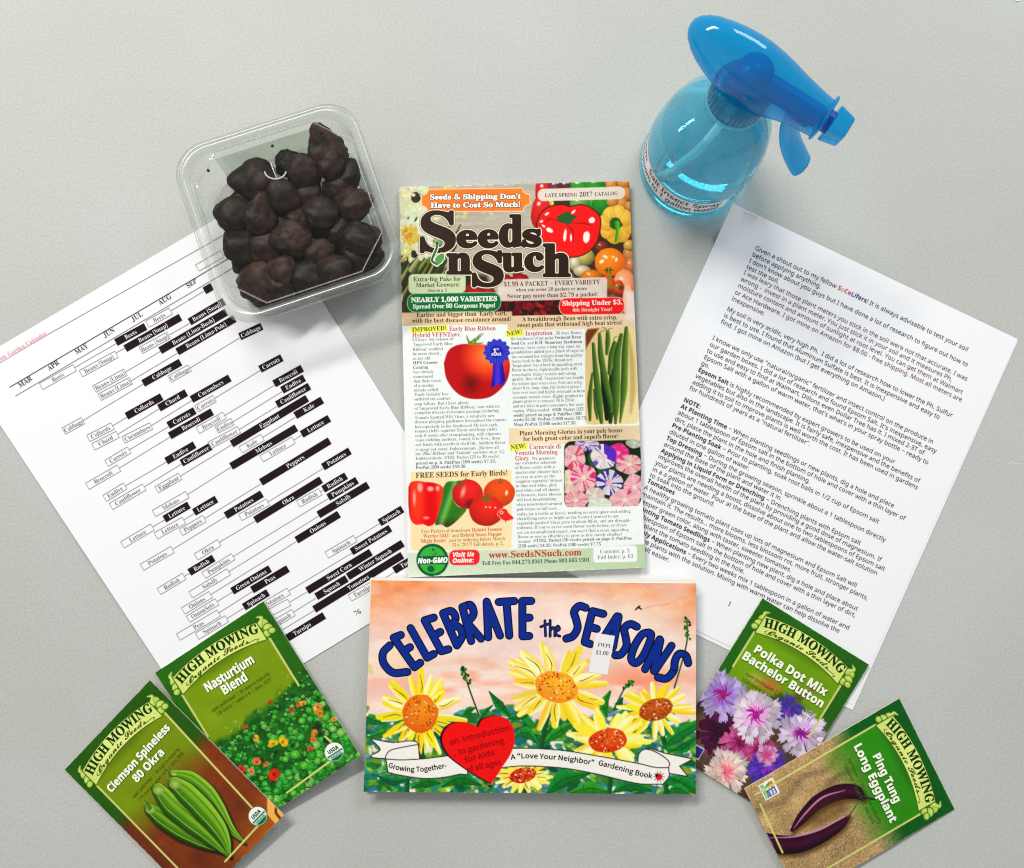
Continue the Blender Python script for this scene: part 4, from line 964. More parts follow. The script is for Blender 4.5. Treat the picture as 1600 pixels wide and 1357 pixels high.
# ------------------------------------------------------------------ the picture book
def build_book():
    root = empty('picture_book', P(828, 1075, 0), 'landscape paperback book with sunflowers, a red heart and blue title letters on its cover', 'book')
    quad = [(580, 907), (1087.8, 912), (1087.3, 1241.5), (568, 1237.5)]
    pg = Page(root, quad, 0.0115, None, lambda u, v: 0.0008*np.exp(-(1-v)*14)*(0.3+u))
    pages = Page(root, [(578.2, 904.6), (1083.5, 905.6), (1085, 1236), (574, 1233)], 0.0107, None, None)
    pages.slab('page_block', M_PAGES, 0.0074, (6, 6), flat=True)
    m_card = plain('cover_card', (0.72, 0.68, 0.60), 0.6, 0.3)
    pg.slab('cover_board', m_card, 0.0006, (12, 40))
    back = Page(root, [(581, 909), (1086, 912), (1086, 1240), (570, 1237)], 0.0032, None, None)
    back.slab('back_cover', m_card, 0.0005, (4, 4), flat=True)
    p = pg.paint(520, 340)
    k1, k2 = cr(560, 890, 3.768), cr(810, 890, 3.769)
    R = random.Random(11)
    x, y = p.X, p.Y
    # watercolour sky: orange at the top, rosy cream below
    n1 = fbm(x/70+3, y/24+1, 21, 4); n2 = fbm(x/38+8, y/22, 33, 4); n3 = fbm(x/26, y/13+5, 44, 3)
    base = np.array([242, 220, 208])[None]+(n2-.5)[:, None]*np.array([26, 34, 44])[None]
    side = np.clip(np.abs(x-835)/260, 0, 1)
    top = np.clip(1.1-(y-907)/(16+74*side**1.6+44*(n1-.35)), 0, 1)**.9*(.45+.55*side)
    org = np.array([234, 140, 84])[None]+(n3-.5)[:, None]*np.array([40, 70, 70])[None]
    c = base*(1-top[:, None]*.95)+org*top[:, None]*.95
    lil = np.clip((n1-.5)*4, 0, 1)*.45; c = c*(1-lil[:, None])+np.array([222, 190, 196])*lil[:, None]
    pe = np.clip(1-np.abs(y-1065-14*(n2-.5))/44, 0, 1)*np.clip((n1-.30)*4, 0, 1)*(.35+.65*np.exp(-((x-740)/90)**2)+.6*np.exp(-((x-1010)/70)**2)); pe = np.clip(pe, 0, .9)
    c = c*(1-pe[:, None])+np.array([238, 146, 112])*pe[:, None]
    for q in range(46):   # blooms and hard drying edges of the wash
        bx, by = R.uniform(570, 1090), R.uniform(905, 1110); br = R.uniform(9, 30); sd_ = q*3+1
        th = np.arctan2(y-by, x-bx); rr_ = np.hypot((x-bx)/1.7, y-by)/br*(1+.5*(fbm(np.cos(th)*1.8+sd_, np.sin(th)*1.8+sd_, sd_, 3)-.5)*2)
        cc = np.array(R.choice([(248, 228, 214), (226, 196, 198), (240, 170, 130), (246, 236, 220), (232, 184, 172)])); am = R.uniform(.12, .34)
        aa = am*(np.clip((1-rr_)*5, 0, 1)*.7+.6*np.exp(-((rr_-1)/.08)**2)); c = c*(1-aa[:, None])+cc*aa[:, None]
    cl = np.exp(-(((x-612)/34)**2+((y-1030)/24)**2)); c = c*(1-.55*cl[:, None])+np.array([240, 228, 196])*.55*cl[:, None]
    p.C = c
    # meadow of brushed leaves
    G = [(34, 122, 52), (20, 100, 50), (62, 140, 44), (120, 160, 40), (26, 110, 96), (40, 130, 120), (150, 178, 60), (16, 84, 56), (60, 110, 140)]
    edge = lambda xx: 1118+10*math.sin(xx/33)+8*math.sin(xx/13)
    p.poly([(560, edge(560))]+[(q, edge(q)+6) for q in range(570, 1100, 10)]+[(1100, 1250), (560, 1250)], (232, 232, 206), soft=8, a=.85)
    for q in range(1000):
        X = R.uniform(560, 1095); Y = edge(X)+R.random()*135
        if Y > 1246: Y = R.uniform(1150, 1246)
        g = R.choice(G); a = R.uniform(-.9, .9)
        rx, ry = R.uniform(5, 17), R.uniform(3, 7)
        p.ell(X, Y, rx, ry, a, tuple(min(255, int(v*R.uniform(.85, 1.2))) for v in g), col2=tuple(int(v*.8) for v in g), a=R.uniform(.6, .95), soft=1.6, wob=.25, seed=q)
    for q in range(60):
        X = R.uniform(565, 1090); Y = R.uniform(1130, 1240); p.ell(X, Y, R.uniform(2, 5), R.uniform(1.5, 3.5), R.random()*3, (236, 238, 222), a=.8, wob=.4, seed=q)
    def leaf(pts, w, g=(24, 112, 44)):
        p.brush(pts, w, tuple(min(255, int(v*1.25)) for v in g), tuple(int(v*.8) for v in g), sm=8)
        p.brush(pts, [.9], (14, 50, 28), sm=8); s = smooth_path(pts, 6)
        for j in range(4, len(s)-3, 3):
            d = s[j+1]-s[j]; d = d/max(1e-6, np.linalg.norm(d)); nn = np.array([-d[1], d[0]])
            for sg in (-1, 1): p.brush([s[j], s[j]+d*3+sg*nn*max(w)*.36], [.7], (14, 56, 30), sm=2, a=.8)
    for pts, w in (((k1(905, 880), k1(830, 800), k1(770, 720)), [2, 15, 2]), ((k1(610, 870), k1(650, 830), k1(690, 815)), [2, 11, 2]), ((k1(715, 880), k1(745, 840), k1(790, 800)), [2, 9, 2]), ((k1(50, 990), k1(140, 965), k1(225, 940)), [2, 13, 3]), ((k1(50, 870), k1(90, 890), k1(150, 905)), [3, 14, 3]),
                   ((k1(310, 1290), k1(400, 1250), k1(480, 1260)), [2, 20, 4]), ((k1(490, 1280), k1(600, 1230), k1(720, 1270)), [3, 24, 4]), ((k1(110, 1215), k1(200, 1250), k1(280, 1240)), [2, 14, 3]),
                   ((k2(135, 1040), k2(230, 960), k2(370, 885)), [2, 18, 2]), ((k2(850, 1050), k2(930, 980), k2(1045, 915)), [4, 24, 14]), ((k2(1040, 1000), k2(980, 1050), k2(900, 1070)), [8, 16, 3]), ((k2(-40, 1000), k2(40, 960), k2(110, 1020)), [3, 18, 4]), ((k2(-60, 880), k2(20, 860), k2(90, 830)), [3, 14, 3]),
                   ((k2(160, 1330), k2(260, 1240), k2(420, 1200)), [4, 26, 4]), ((k2(300, 1320), k2(420, 1290), k2(520, 1310)), [4, 22, 6]), ((k2(560, 1310), k2(660, 1270), k2(780, 1300)), [4, 22, 6]), ((k2(900, 1230), k2(970, 1260), k2(1042, 1300)), [4, 24, 12]), ((k2(880, 1310), k2(940, 1290), k2(1000, 1320)), [4, 16, 6]),
                   ((k2(520, 870), k2(500, 800), k2(540, 720)), [3, 17, 4]), ((k2(585, 890), k2(610, 850), k2(645, 840)), [3, 12, 3]), ((k2(560, 830), k2(590, 800), k2(610, 760)), [3, 12, 4]), ((k2(400, 870), k2(420, 885), k2(450, 890)), [3, 8, 3]), ((k2(660, 930), k2(690, 945), k2(730, 960)), [3, 9, 3])):
        leaf(pts, w, R.choice([(24, 112, 44), (30, 122, 50), (20, 98, 60), (44, 128, 40)]))
    for pts in ((k2(205, 780), k2(165, 900), k2(135, 1040)), (k2(850, 925), k2(850, 980), k2(858, 1020)), (k2(545, 1200), k2(535, 1320)), (k2(30, 1280), k2(30, 1320)), (k1(290, 1240), k1(285, 1320)), (k1(370, 1020), k1(375, 1100)), (k2(870, 1270), k2(870, 1320))):
        p.brush(list(pts), [7, 8], (14, 70, 36), (30, 100, 50), sm=6)
    # seed spikes
    def spike(pts, n, r):
        p.brush(list(pts), [2.2, 2.6], (34, 84, 40), (20, 60, 30), sm=8); s = smooth_path(pts, 14)
        for j in range(n):
            q = s[int(j*.9)]; p.ell(q[0]+R.uniform(-r, r), q[1]+R.uniform(-2, 4), 2.6, 1.9, R.random()*3, R.choice([(24, 92, 40), (60, 130, 50), (16, 60, 30)]), soft=.8)
    spike((k1(620, 575), k1(645, 680), k1(710, 860)), 16, 5.5); spike((k2(665, 655), k2(620, 710), k2(580, 790)), 13, 4.5); spike((k2(992, 290), k2(990, 440), k2(918, 700)), 14, 4.6)
    # sunflowers
    def sunflower(c, disk, ang, R1, R2, n, col=(246, 222, 60), dc=((206, 84, 20), (236, 150, 40)), seed=0, lines=True):
        r = random.Random(seed); cx, cy = c
        for ring in (0, 1):
            for j in range(n):
                a = 6.283*j/n+ring*3.14/n+r.uniform(-.17, .17); f = r.uniform(.74, 1.1)
                ca, sa = math.cos(a), math.sin(a)
                p0 = (cx+disk[0]*.6*ca, cy+disk[1]*.6*sa); p1 = (cx+R1*.66*f*ca, cy+R2*.66*f*sa); p2 = (cx+R1*f*ca, cy+R2*f*sa)
                w = 6.283*R1/n*(.46 if ring else .36)
                cc = tuple(min(255, v+r.randint(-14, 8)) for v in col)
                p.brush([p0, p1, p2], [w*.45, w*r.uniform(.8, 1.1), w*.58], (254, 248, 196) if r.random() < .5 else cc, (240, 196, 40) if r.random() < .3 else cc, sm=6, soft=1.3, mid=(253, 244, 176) if r.random() < .5 else cc)
                if lines and ring and r.random() < .9: p.brush([(cx+disk[0]*1.1*ca, cy+disk[1]*1.1*sa), (cx+R1*.62*f*math.cos(a+.05), cy+R2*.62*f*math.sin(a+.05)), (cx+R1*.9*f*math.cos(a-.02), cy+R2*.9*f*math.sin(a-.02))], [.6, 1.3, .5], (84, 50, 20), sm=5)
        p.ell(cx, cy, disk[0], disk[1], ang, dc[1], col2=dc[0], h=(.1, -.3), wob=.07, seed=seed)
        for j in range(95):
            a, d = r.uniform(0, 6.283), math.sqrt(r.random())*.9; ex, ey = disk[0]*d*math.cos(a), disk[1]*d*math.sin(a)
            X, Y = cx+ex*math.cos(ang)-ey*math.sin(ang), cy+ex*math.sin(ang)+ey*math.cos(ang)
            q = r.choice([(150, 40, 16), (180, 70, 20), (222, 120, 40), (246, 226, 190), (110, 30, 14), (216, 90, 24), (196, 150, 60)])
            p.ell(X, Y, r.uniform(.8, 1.9), r.uniform(.7, 1.4), a, q, soft=.8)
    sunflower(k1(365, 850), (28, 30), 0, 66, 62, 13, seed=2); sunflower(k2(225, 693), (34, 24), .25, 82, 66, 13, (246, 214, 80), ((232, 130, 40), (246, 186, 60)), seed=3)
    sunflower(k2(810, 825), (27, 17), -.3, 56, 40, 13, seed=4, dc=((150, 60, 24), (190, 100, 40)), lines=False); sunflower(k2(528, 1008), (30, 19), -.1, 64, 46, 11, (248, 232, 90), ((190, 44, 20), (226, 96, 34)), seed=5, lines=False)
    sunflower(k1(968, 1212), (21, 12), -.2, 44, 26, 12, (250, 232, 100), ((176, 30, 16), (214, 60, 30)), seed=6)
    for X, Y in ((k1(60, 570)), k1(70, 600)): p.ell(X, Y, 6, 4, .6, (206, 200, 120), a=.6, soft=3)
    # a bee trailing a pencil line
    p.brush([k2(*q) for q in ((735, 232), (790, 215), (850, 210), (890, 200))], [.6], (150, 84, 50), sm=5, a=.6); p.brush([k2(*q) for q in ((690, 238), (705, 225), (725, 235))], [2.2, 3, 2], (40, 20, 20), sm=4); p.ell(*k2(712, 218), 2, 1.4, 0, (70, 40, 30))
    # ribbons
    INK, WH = (24, 16, 16), (240, 236, 228)
    def rib(k, pts, fillc=WH):
        p.poly([k(*q) for q in pts], fillc, edge=INK, ew=1.5, soft=.9)
    rib(k1, smooth_path([(78, 1000), (200, 1022), (300, 1012), (345, 1022), (352, 1060), (356, 1118), (250, 1122), (165, 1112), (76, 1102), (132, 1062), (78, 1000)], 4))
    rib(k1, list(smooth_path([(350, 1034), (262, 1050), (190, 1068), (163, 1102), (166, 1122)], 6))+list(smooth_path([(166, 1122), (260, 1124), (358, 1118)], 5)))
    rib(k1, list(smooth_path([(166, 1120), (260, 1124), (380, 1118), (530, 1100)], 6))+[(640, 1100), (640, 1206)]+list(smooth_path([(600, 1202), (500, 1222), (380, 1228), (240, 1208), (176, 1192)], 6)))
    rib(k2, [(770, 1055), (860, 1085), (1020, 1118), (945, 1158), (992, 1216), (885, 1198), (870, 1140)])
    rib(k2, list(smooth_path([(706, 1145), (712, 1090), (745, 1062), (800, 1075), (860, 1110), (886, 1140), (880, 1172)], 6))+list(smooth_path([(880, 1172), (800, 1168), (706, 1145)], 6)))
    rt = list(smooth_path([(-190, 1076), (0, 1056), (250, 1068), (500, 1108), (706, 1146), (800, 1168), (882, 1170)], 8))+list(smooth_path([(882, 1172), (884, 1220), (850, 1262)], 5))+list(smooth_path([(850, 1262), (700, 1258), (450, 1200), (250, 1166), (0, 1156), (-190, 1182)], 8))
    rib(k2, rt)
    # ladybird
    lx, ly = k2(828, 1222)
    for a in range(10): p.brush([(lx, ly), (lx+8.5*math.cos(a*.628), ly+8.5*math.sin(a*.628))], [.9], INK, sm=2)
    p.ell(lx, ly, 5.2, 5.2, 0, (206, 30, 30)); p.ell(lx-3.6, ly-2.4, 2.4, 2.6, .4, INK)
    # the heart with its dark side
    hp = [(705, 930), (725, 890), (770, 868), (830, 864), (885, 890), (915, 945), (918, 1020), (895, 1090), (850, 1160), (785, 1262), (700, 1215), (600, 1150), (530, 1090), (495, 1020), (502, 960), (540, 915), (600, 900), (660, 908)]
    hs = smooth_path(hp[:10], 6); h2 = smooth_path(hp[9:]+[hp[0]], 6); H = [k1(*q) for q in list(hs)[:-1]+list(h2)]
    p.poly([(a-3.6, b-.6) for a, b in H], (40, 10, 12)); p.poly([(a-1.8, b+.9) for a, b in H], (40, 10, 12))
    p.poly(H, (206, 24, 26), fn=lambda X, Y: np.stack([222+12*(fbm(X/9, Y/9, 4)-.5), 22+0*X, 22+0*X], -1))
    p.ell(*k1(775, 1278), 2.6, 2, 0, INK); p.ell(*k1(572, 1095), 1, 1, 0, INK)
    p.grain(6, 1.5, 8)
    pg.print_grid(p, 'front_cover', M_GLOSSY)
    # ---- drawn title letters
    BLK, BLU = (12, 12, 26), (16, 46, 128)
    def E(x, y): return (x, y)
    LT = [(k1, [[(185, 447), (145, 492), (150, 555), (205, 608), (288, 604)]]),
          (k1, [[(208, 402), (330, 576)], [(208, 402), (250, 386)], [(265, 482), (304, 458)], [(330, 576), (364, 550)]]),
          (k1, [[(307, 346), (405, 520)], [(405, 520), (444, 498)]]),
          (k1, [[(390, 300), (488, 482)], [(390, 300), (444, 284)], [(440, 392), (482, 368)], [(488, 482), (530, 470)]]),
          (k1, [[(498, 258), (580, 448)], [(498, 258), (548, 246), (572, 290), (540, 342)], [(540, 344), (590, 338), (612, 390), (580, 448)]]),
          (k1, [[(612, 222), (664, 422)], [(612, 222), (660, 210), (678, 262), (642, 312)], [(642, 316), (722, 408)]]),
          (k1, [[(755, 190), (764, 400)], [(755, 190), (834, 390)], [(760, 322), (806, 318)]]),
          (k1, [[(826, 192), (918, 186)], [(872, 192), (888, 390)]]),
          (k1, [[(965, 186), (966, 394)], [(965, 186), (1018, 186)], [(966, 286), (1008, 284)], [(966, 394), (1006, 392)]]),
          (k2, [[(396, 226), (358, 216), (328, 250), (340, 296), (348, 345), (322, 392), (282, 408)]]),
          (k2, [[(436, 246), (390, 428)], [(436, 246), (500, 262)], [(416, 338), (462, 350)], [(390, 428), (424, 440)]]),
          (k2, [[(582, 276), (470, 452)], [(590, 278), (556, 460)], [(520, 388), (566, 396)]]),
          (k2, [[(698, 338), (660, 322), (624, 348), (632, 402), (636, 452), (604, 500), (570, 506)]]),
          (k2, [[(768, 372), (728, 384), (684, 452), (664, 524), (690, 552), (728, 520), (764, 450), (782, 388), (768, 372)]]),
          (k2, [[(746, 588), (832, 412)], [(836, 418), (798, 598)], [(802, 600), (902, 450)]]),
          (k2, [[(1000, 552), (986, 508), (946, 498), (922, 540), (914, 596), (872, 642), (822, 636)]])]
    pg.part('title_lettering')
    for j, (k, strokes) in enumerate(LT):
        for w, col, dz in ((13.0, BLK, 0), (9.3, BLU, 3e-5)):
            for st in strokes: pg.line([k(*q) for q in st], w, col, dz=dz+(j % 2)*6e-5, sm=8 if len(st) > 2 else 0)
    for st in ([(156, 302), (160, 392)], [(132, 338), (176, 322)], [(187, 300), (187, 394)], [(188, 362), (204, 342), (214, 356), (214, 392)], [(222, 366), (242, 352), (234, 334), (222, 346), (222, 382), (244, 394)]):
        for w, col, dz in ((4.6, BLK, 0), (2.4, (24, 40, 100), 3e-5)): pg.line([k2(*q) for q in st], w, col, dz=dz, sm=5)
    pg.part('ribbon_lettering')
    pg.arc_text('Growing Together-', [k1(174, 1166), k1(260, 1186), k1(380, 1190), k1(522, 1168)], 11, 'hand', INK, weight=.32, nw=4)
    pg.arc_text('A “Love Your Neighbor”', [k1(898, 1120), k2(60, 1112), k2(250, 1124), k2(446, 1152)], 11, 'hand', INK, weight=.32, nw=4)
    pg.arc_text('Gardening Book', [k2(468, 1152), k2(580, 1180), k2(700, 1214), k2(786, 1232)], 11.5, 'hand', INK, weight=.32, nw=4)
    pg.part('heart_lettering')
    HC = (140, 12, 18)
    for t, a, b in (('an  introduction', (540, 1034), (895, 946)), ('to gardening', (592, 1090), (862, 1022)), ('for kids', (630, 1140), (805, 1090)), ('of all ages', (638, 1196), (843, 1148))):
        pg.text(t, k1(*a), k1(*b), 12.5, 'hand', HC, weight=.28, nw=4)
    pg.finish({}, M_COVERINK)
    # price label stuck over the title
    lab = Page(root, [k2(455, 375), k2(568, 392), k2(525, 622), k2(413, 605)], 0.01182, (10, 20), None)
    o = lab.slab('price_label', plain('label_paper', (0.78, 0.74, 0.73), 0.6, 0.25), 0.00012, (4, 4))
    lab.part('price_lettering')
    lab.text('FWPL', (2.1, 6.6), (9.4, 6.4), 2.9, 'serifL', (70, 62, 66)); lab.text('$1.00', (1.9, 10.6), (8.6, 10.2), 2.9, 'serifL', (70, 62, 66))
    before = set(root.children)
    lab.finish({}, M_PAPERINK)
    for ch in set(root.children)-before: ch.parent = o
build_book()
# ------------------------------------------------------------------ seed packets
def packet(name_label, quad, z, lift, H, paint_art, title, small, seal, border, panel, split):
    """100 wide, H tall; ribbon at the top, framed panel, picture below"""
    q = np.array(quad, float); c = q.mean(0)
    root = empty('seed_packet', P(c[0], c[1], 0), name_label, 'seed packet', 'green seed packets fanned out at the bottom corners')
    sd = int(q[0][0])   # seeds and creases make the paper uneven
    lift0 = lift; lift = lambda u, v: lift0(u, v)+.0011*(fbm(np.asarray(u)*5+sd, np.asarray(v)*6, sd, 2)-.5)*np.sin(np.pi*np.clip(u, 0, 1))**.5*np.sin(np.pi*np.clip(v, 0, 1))**.5
    pg = Page(root, quad, z, (100.0, H), lift)
    pg.slab('envelope', M_PACKPAPER, 0.0010, (40, 56))
    p = pg.paint(250, 375)
    p.loc = True
    X, Y = p.LX, p.LY
    n = fbm(X/18, Y/18, 5, 3)
    cb = np.array(border)[None]*(0.92+.2*n[:, None]); p.C = cb
    inside = (X > 8.6) & (X < 89.2) & (Y > 17) & (Y < H*.945)
    cp = np.array(panel)[None]*(0.95+.10*n[:, None]); p.C = np.where(inside[:, None], cp, p.C)
    paint_art(p, H)
    p.loc = True
    # frame lines, drawn where the picture leaves them free
    FR = (206, 206, 128)
    for a, b in split: p.brush([a, b], [1.55], FR, sm=2, soft=.5)
    # ribbon with curled ends
    RB, RD, LF = (222, 230, 140), (120, 140, 40), (204, 220, 124)
    p.ell(48, 17, 46, 9, -.03, (20, 50, 8), a=.25, soft=6)
    for sx, (ex, ey) in ((-1, (9.5, 17.5)), (1, (90.5, 18))):
        for (dx, dy, r1, r2) in ((0, -3.5, 4.2, 3.4), (sx*1.5, 1.6, 3.6, 3.2), (-sx*1.5, 5, 3, 2.6), (sx*3.2, 5.2, 2.6, 2.2)):
            p.ell(ex+dx, ey+dy, r1+.7, r2+.7, .3*sx, (56, 96, 24), soft=.6); p.ell(ex+dx, ey+dy, r1, r2, .3*sx, LF, col2=(160, 190, 80), soft=.6, h=(-.2, -.4))
        p.brush([(ex-sx*1.5, ey-4), (ex+sx*1.5, ey-8), (ex-sx*1.5, ey-10.5)], [3.4, 2.6, .8], (226, 236, 150), (150, 180, 70), soft=.6)
    up = lambda t: 6.2+5.0*(2*t-1)**2; lo = lambda t: 20.6+6.2*(2*t-1)**2
    pts = [(9.5+77*t, up(t)+1.5*t*0) for t in np.linspace(0, 1, 16)]+[(86.5-77*t, lo(1-t)) for t in np.linspace(0, 1, 16)]
    p.poly(pts, RB, edge=(40, 76, 14), ew=.7, soft=.5, fn=lambda x, y: np.stack([226-18*np.abs(x-48)/40, 234-12*np.abs(x-48)/40, 146-20*np.abs(x-48)/40], -1))
    # seal
    if seal == 'organic':
        cx, cy, r = 84.5, H*.905, 7.4
        p.ell(cx, cy, r+.5, r+.5, 0, (60, 90, 40), soft=.6); p.ell(cx, cy, r, r, 0, (236, 238, 230), soft=.5)
        a = -.02; hp = [(cx+(r-.7)*math.cos(t), cy+.6+(r-.9)*max(0, math.sin(t))) for t in np.linspace(0, math.pi, 14)]
        p.poly(hp, (20, 100, 66), soft=.5); p.brush([(cx-5.4, cy+2.9), (cx+5.4, cy+2.9)], [2.4], (190, 220, 206), sm=2, soft=.5)
    ed = np.minimum(np.minimum(p.LX, 100-p.LX), np.minimum(p.LY, H-p.LY)); wn = fbm(p.LX/2.2, p.LY/2.2, int(q[0][0]), 3)
    wear = np.clip((.6-ed)/.5, 0, 1)*np.clip((wn-.55)*9, 0, 1)*.55; p.C = p.C*(1-wear[:, None])+np.array([216, 216, 188])*wear[:, None]
    p.loc = False; p.grain(6, 1.4, 3)
    pg.print_grid(p, 'front_print', M_MATTE)
    pg.part('brand_lettering')
    DG, ex = (16, 54, 24), 1
    bl = [(12.5, 19.4), (22, 16.6), (35, 14.8), (48, 14.2), (61, 14.7), (74, 16.3), (84.5, 18.8)]
    pg.arc_text('HIGH MOWING', bl, 10.4, 'serif', DG, weight=.22, nw=6)
    pg.arc_text('Organic Seeds', [(18, 23.2), (30, 20.7), (48, 19.2), (62, 19.7), (74, 21.6)], 5.6, 'script', (66, 80, 16), weight=.16, nw=4)
    pg.line([(19, 23.4), (15.5, 22.5), (17, 20.6)], .55, (70, 84, 16), sm=5); pg.line([(73, 21.4), (79, 22.0), (81.5, 23.2), (79.5, 24)], .55, (70, 84, 16), sm=5)
    pg.part('title_lettering')
    for t, x0, y0, x1, y1, h in title:
        pg.text(t, (x0+.5, y0+.6), (x1+.5, y1+.6), h, 'sansB', (48, 70, 14), weight=.25, nw=6); pg.text(t, (x0, y0), (x1, y1), h, 'sansB', (244, 246, 226), weight=.2, dz=3e-5, nw=6)
    pg.part('fine_print')
    for t, x0, y0, x1, y1, h, col in small: pg.text(t, (x0, y0), (x1, y1), h, 'sans', col, weight=.06, nw=3)
    if seal == 'organic':
        pg.part('seal_lettering')
        pg.text('USDA', (cx-4.6, cy-.5), (cx+4.6, cy-.5), 4.4, 'sansB', (16, 70, 50), weight=.12, nw=4); pg.text('ORGANIC', (cx-4.9, cy+3.8), (cx+4.9, cy+3.8), 2.2, 'sansB', (30, 90, 64), nw=3)
    if seal == 'butterfly':
        pg.part('seal_lettering')
        e0, e1 = BUTTER
        pg.text('NON', (e0+7.2, e1+4.0), (e0+11.6, e1+4.0), 2.6, 'sansB', (236, 238, 250), weight=.08, nw=3); pg.text('GMO', (e0+7.2, e1+6.6), (e0+11.6, e1+6.6), 2.6, 'sansB', (236, 238, 250), weight=.08, nw=3); pg.text('Project', (e0+7.4, e1+8.2), (e0+11.4, e1+8.2), 1.5, 'sans', (210, 220, 250)); pg.text('VERIFIED', (e0+.9, e1+11.1), (e0+11.7, e1+11.1), 2.2, 'sansB', (200, 236, 190), weight=.08, nw=3)
    pg.finish({}, M_COVERINK)
    return root
BUTTER = (4.0, 122.0)

R0 = random.Random(21)
# --- nasturtiums: round leaves, orange and yellow blooms
def art_nasturtium(p, H):
    X, Y = p.LX, p.LY
    yt = 74+5*np.sin((X-6)/60)-X*.16+9*(fbm(X/7, Y/7, 3, 3)-.5); a = np.clip((Y-yt)/5, 0, 1)
    g = fbm(X/3.5, Y/3.5, 6, 3)[:, None]; p.C = p.C*(1-a[:, None])+(np.array([14, 60, 18])*(1-g)+np.array([50, 122, 36])*g)*a[:, None]
    for q in range(620):
        y = R0.uniform(66, H+3); x = R0.uniform(-3, 103)
        if y < 76+14*math.sin((x-6)/60)-x*.20+R0.uniform(-4, 4)+6: continue
        d = (y-66)/(H-66); g = R0.choice([(60, 166, 52), (92, 180, 64), (44, 142, 42), (26, 104, 32), (122, 190, 90), (70, 170, 72)])
        r = R0.uniform(1.0, 2.0)+3.9*d*R0.random()
        p.ell(x, y, r+.35, r*.92+.35, 0, (10, 44, 14), soft=.7, a=.6); p.ell(x, y, r, r*.92, R0.random(), g, col2=tuple(int(v*.68) for v in g), h=(-.15, -.3), soft=.6, wob=.1, seed=q)
        if r > 2.6:
            for a in range(6): p.brush([(x, y), (x+r*.8*math.cos(a*1.05+q), y+r*.75*math.sin(a*1.05+q))], [.22], tuple(min(255, int(v*1.5)+20) for v in g), sm=2, soft=.5, a=.6)
    for q in range(12):
        x, y = R0.uniform(0, 98), R0.uniform(84, H); p.ell(x, y, R0.uniform(1.6, 4), R0.uniform(1.4, 3), R0.random()*3, (8, 34, 12), a=.75, soft=1.2, wob=.35, seed=q)
    for q in range(70):
        x = R0.uniform(0, 98); y = R0.uniform(70, 100)-x*.12; p.ell(x, y, R0.uniform(.5, 1.3), R0.uniform(.3, .8), R0.random()*3, (160, 206, 150), a=.7, soft=.5)
    for cx, cy, r, c in [(a_, b_, r_*1.3, c_) for a_, b_, r_, c_ in ((37, 76, 1.6, (224, 90, 40)), (63, 71, 1.4, (216, 60, 40)), (38.5, 88, 2.6, (246, 196, 60)), (48, 100, 3.2, (248, 214, 50)), (55, 103, 3.4, (250, 206, 40)), (74, 85, 1.6, (222, 66, 44)), (81, 84, 2, (236, 120, 50)), (84, 86, 2.2, (244, 186, 70)), (92, 95, 3, (244, 176, 80)), (91, 100, 2.8, (240, 150, 50)), (98, 110, 2, (240, 170, 90)), (17, 103, 2.6, (228, 70, 40)), (30, 105, 2.8, (238, 130, 80)), (22, 109, 2.4, (240, 160, 110)), (35, 110, 2, (240, 130, 60)), (8, 121, 3.4, (220, 40, 26)), (36, 121, 4, (226, 52, 24)), (15, 137, 3.6, (218, 34, 22)), (76, 115, 2.2, (240, 140, 60)), (80, 112, 3, (240, 150, 70)), (70, 120, 2, (230, 96, 40)))]:
        for a in range(4): t = R0.uniform(0, 6.28); p.ell(cx+r*.42*math.cos(t), cy+r*.42*math.sin(t), r*.66, r*.5, R0.random()*3, tuple(min(255, int(v*R0.uniform(.8, 1.1))) for v in c), col2=tuple(int(v*.7) for v in c), soft=.6, wob=.3, seed=a)
        p.ell(cx, cy, r*.3, r*.3, 0, tuple(int(v*.6) for v in c), soft=.6)
